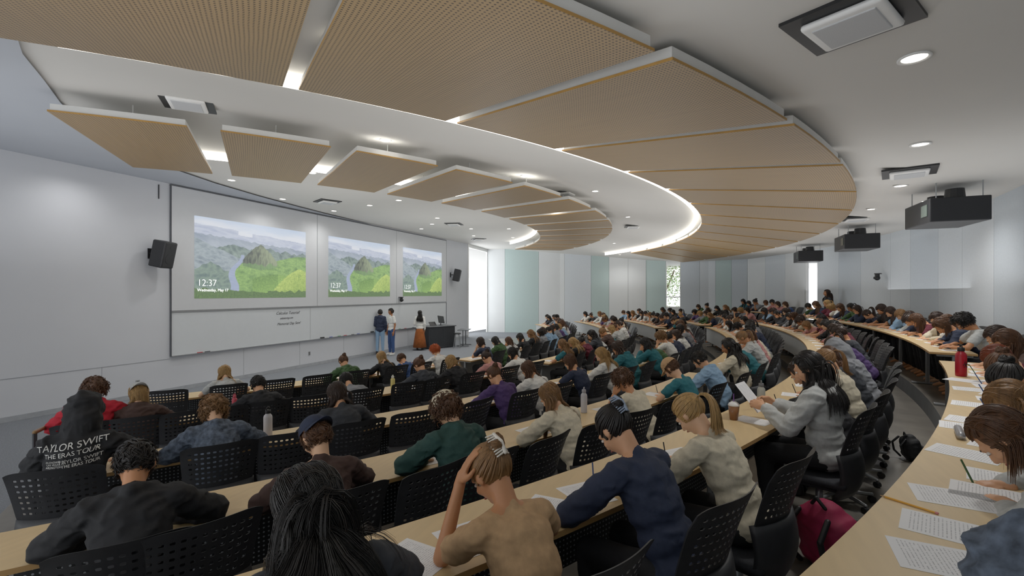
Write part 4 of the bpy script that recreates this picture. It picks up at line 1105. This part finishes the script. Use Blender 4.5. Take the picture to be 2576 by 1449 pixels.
bottle(on_desk('E', 988, .3), 'D8CC80', 'D8D8D0', .2, .035, 'pale yellow drink bottle on desk')
bottle(on_desk('B', 1915, .3), 'A8A89E', '6A6A6A', .24, .035, 'clear plastic water bottle on desk')
bottle(on_desk('D', 1440, .3), 'C83A2A', 'C83A2A', .22, .035, 'orange-red water bottle on desk')
rb = bottle(seat_pt(25.72, rad(-18.6), ZA+.7505), 'A81828', '141414', .29, .045, 'red insulated bottle with black emblem on desk')
mb = MB()
for a in (90, 210, 330):
    d = V((math.cos(rad(a)), 0, math.sin(rad(a))))*.02
    for s in range(10):
        t0 = rad(a+40+s*28); t1 = rad(a+40+(s+1)*28); c = V((d.x, 0, d.z+.12))
        mb.cap(c+V((.014*math.cos(t0), -.0465+abs(c.x)*.1, .014*math.sin(t0))), .003, c+V((.014*math.cos(t1), -.0465+abs(c.x)*.1, .014*math.sin(t1))), .003, 6)
em = obj('black_emblem', mb.me('em', [m_dark]), rb); em.rotation_euler = (0, 0, rad(-60))
cp = on_desk('B', 1846, .33)
mb = MB(); mb.lathe([(.032, 0), (.045, .12)], 20); o = obj('iced_coffee_cup', mb.me('cf', [mat('iced_coffee', '8A5E3C', .25)], True), loc=cp)
mb = MB(); mb.lathe([(.046, .12), (.047, .128), (.04, .14), (.02, .155)], 20); obj('lid', mb.me('lid', [m_white], True), o)
mb = MB(); mb.cyl((0, 0, .1), (.02, 0, .22), .004, n=8); obj('straw', mb.me('st', [mat('straw', '7A4AA0', .5)]), o)
tag(o, 'clear plastic cup of iced coffee with purple straw', 'cup')
for R, d, rz in ((25.88, -28.7, -.1), (25.85, -28.1, -.35), (25.82, -27.3, -.15), (25.78, -25.6, -.6), (25.76, -24.1, -.35), (25.78, -23.6, -.5), (25.78, -22.2, -.4), (25.78, -20.5, -.3), (25.74, -19.3, -.7)):
    put_paper(R, rad(d), ZA, rz)
mb = MB(); mb.cyl((-.09, 0, .004), (.07, 0, .004), .004, n=6); mb.cyl((.07, 0, .004), (.088, 0, .004), .004, .0006, n=6, mi=1); mb.cyl((-.1, 0, .004), (-.09, 0, .004), .0042, n=6, mi=2)
tag(obj('pencil', mb.me('pc', [mat('pencil_yellow', 'D89A20', .5), m_edge, mat('eraser_pink', 'C87A78', .7)]), loc=seat_pt(25.70, rad(-27.8), ZA+.7505), rot=(0, 0, .9)), 'yellow wooden pencil lying on maple desk', 'pencil')
mb = MB(); mb.cap((-.1, 0, .022), .022, (.1, 0, .022), .02, 12)
tag(obj('pencil_case', mb.me('pcs', [mat('case_silver', 'A0A0A4', .3, metal=.4)], True), loc=seat_pt(25.73, rad(-24.7), ZA+.7505), rot=(0, 0, -.3)), 'silver pencil case lying on maple desk', 'pencil case')
def backpack(p, rz, col, lab, s=1.0):
    mb = MB(); mb.ell((0, 0, .2), (.17, .12, .22)); mb.rbox(.30, .2, .34, .06, M=Matrix.Translation((0, 0, .19)))
    vs, fs, ns = remesh(mb, .018, 3, .8); vs = wrinkle(vs, ns, .012, 12)
    o = obj('backpack', mesh('bp', vs, fs, [mat('bag_'+col, col, .7, var=.2, scale=12)], True), loc=p, rot=(rad(-8), 0, rz)); o.scale = (s,)*3
    mb = MB(); mb.ell((0, -.13, .13), (.12, .05, .11)); vs, fs, ns = remesh(mb, .014, 2, .8); obj('front_pocket', mesh('fp', wrinkle(vs, ns, .008, 14), fs, [mat('bag_'+col, col)], True), o)
    for x in (-.09, .09):
        mb = MB()
        pts = [V((x, .1, .36)), V((x*1.2, .19, .28)), V((x*1.3, .18, .15)), V((x*1.2, .11, .05))]
        for a, b in zip(pts[:-1], pts[1:]): mb.cap(a, .016, b, .016, 8)
        obj('shoulder_strap', mb.me('sp', [m_dark], True), o)
    mb = MB(); mb.cap((-.04, .05, .40), .01, (0, .06, .45), .01, 8); mb.cap((0, .06, .45), .01, (.04, .05, .40), .01, 8)
    obj('grab_handle', mb.me('gh', [m_dark], True), o)
    tag(o, lab, 'backpack')
for p, z, rz, c, lab, s in ((seat_pt(25.12, rad(-24.9), ZB), ZB, .7, '8A1C40', 'maroon backpack standing on floor behind chair', 1.15), (seat_pt(25.3, rad(-26.6), ZB), ZB, 1.2, '8A7884', 'dusty mauve tote bag slumped on floor', .7), (seat_pt(25.38, rad(-22.8), ZB), ZB, 1, '1C1D20', 'black bag slumped on concrete floor', .7), (seat_pt(25.35, rad(-17.9), ZB), ZB, .2, '1C1D20', 'black backpack lying on concrete floor', .7), (seat_pt(22.6, rad(-35.6), .37), .37, .3, 'A8A4A8', 'pale grey backpack with pink trim by aisle', 1.0)):
    backpack(p, rz, c, lab, s)
for R, d in ((25.4, -19.6), (25.4, -20.6)):
    mb = MB(); mb.lathe([(0.001, .001), (.12, .001), (.13, .006), (.001, .006)], 24)
    for i in range(10): mb.box(.02, .11, -.004, .004, .006, .009, 1, Matrix.Rotation(2*math.pi*i/10, 4, 'Z'))
    tag(obj('floor_vent', mb.me('fv', [mat('vent_grey', '8A867E', .5), m_dark]), loc=seat_pt(R, rad(d), ZB)), 'round metal floor vent in concrete', 'floor vent', 'round floor vents')
dp = per_pt(hit_per(K(2225)))
dome_cam((dp.x-.1, dp.y+.1, 2.9), rad(180-25), 'small black dome camera on rear wall')
mb = MB(); wp = per_pt((wins[0][0]+wins[0][1])/2); tp = V((wp.x+5, wp.y+.8, 0))
mb.cap((0, 0, 0), .15, (0, 0, 3), .09, 10); mb.cap((0, 0, 2.2), .06, (.7, .4, 3.6), .04, 8); mb.cap((0, 0, 2.4), .06, (-.6, -.6, 3.8), .04, 8)
tr = obj('tree', mb.me('trunk', [mat('bark', '8A7A6A', .9)], True), loc=tp)
mb = MB(); rt = random.Random(3)
for i in range(2200):
    c = V((rt.gauss(0, 1), rt.gauss(0, 1), 3.2+rt.gauss(0, .9))); a = V((rt.uniform(-1, 1), rt.uniform(-1, 1), rt.uniform(-1, 1))).normalized()*.08; b = a.orthogonal().normalized()*.04
    mb.add([c-a, c+b, c+a, c-b], [(0, 1, 2, 3)])
fo = obj('foliage', mb.me('fol', [mat('leaf', 'BCD29C', .7, var=.3)]), tr); fo['kind'] = 'stuff'
tag(tr, 'leafy green tree outside the narrow window', 'tree')
# ------------------------------------------------------------------ light & camera
w = bpy.data.worlds.new('World'); bpy.context.scene.world = w; w.use_nodes = True
bg = w.node_tree.nodes['Background']; bg.inputs[0].default_value = (.93, .96, 1, 1); bg.inputs[1].default_value = 2.0
ul = bpy.data.lights.new('ceiling_fill_light', 'AREA'); ul.energy = 40; ul.shape = 'SQUARE'; ul.size = 4.5; ul.color = (.98, .985, 1)  # unseen fill lamps added in mid-air, facing up, to brighten ceiling and room
for t, n, z in ((3, 3.5, 2.8), (9, 3.5, 2.8), (15, 3.5, 2.8), (21, 3.5, 2.8), (1, 10, 2.6), (7, 9.5, 2.6), (13, 10, 2.6), (19, 10, 2.6), (24.5, 8.5, 2.6), (9, 14.2, 2.5), (14.5, 14.8, 2.5), (20, 13.6, 2.5)):
    o = bpy.data.objects.new('ceiling_fill_light', ul); COL.objects.link(o); o.location = (t, -n, z); o.rotation_euler = (math.pi, 0, 0)
a = bpy.data.lights.new('window_daylight', 'AREA'); a.energy = 120; a.shape = 'RECTANGLE'; a.size = 2.5; a.size_y = 4.5; a.color = (.95, .98, 1)
ao = bpy.data.objects.new('window_daylight', a); COL.objects.link(ao); ao.location = (25.0, 1.2, 2.6); ao.rotation_euler = (rad(-90), 0, 0)
cd = bpy.data.cameras.new('Camera'); cam = bpy.data.objects.new('Camera', cd); COL.objects.link(cam)
cd.sensor_width = 36; cd.lens = 36*1200/2576; cd.clip_start = .05; cd.clip_end = 200; cd.shift_y = 12.5/2576
cam.location = CAM; cam.rotation_euler = (rad(90), 0, -(math.pi/2-A_))
bpy.context.scene.camera = cam
bpy.context.scene.view_settings.view_transform = 'Standard'
bpy.context.scene.view_settings.exposure = -.08
bpy.context.scene.view_settings.gamma = 1.12
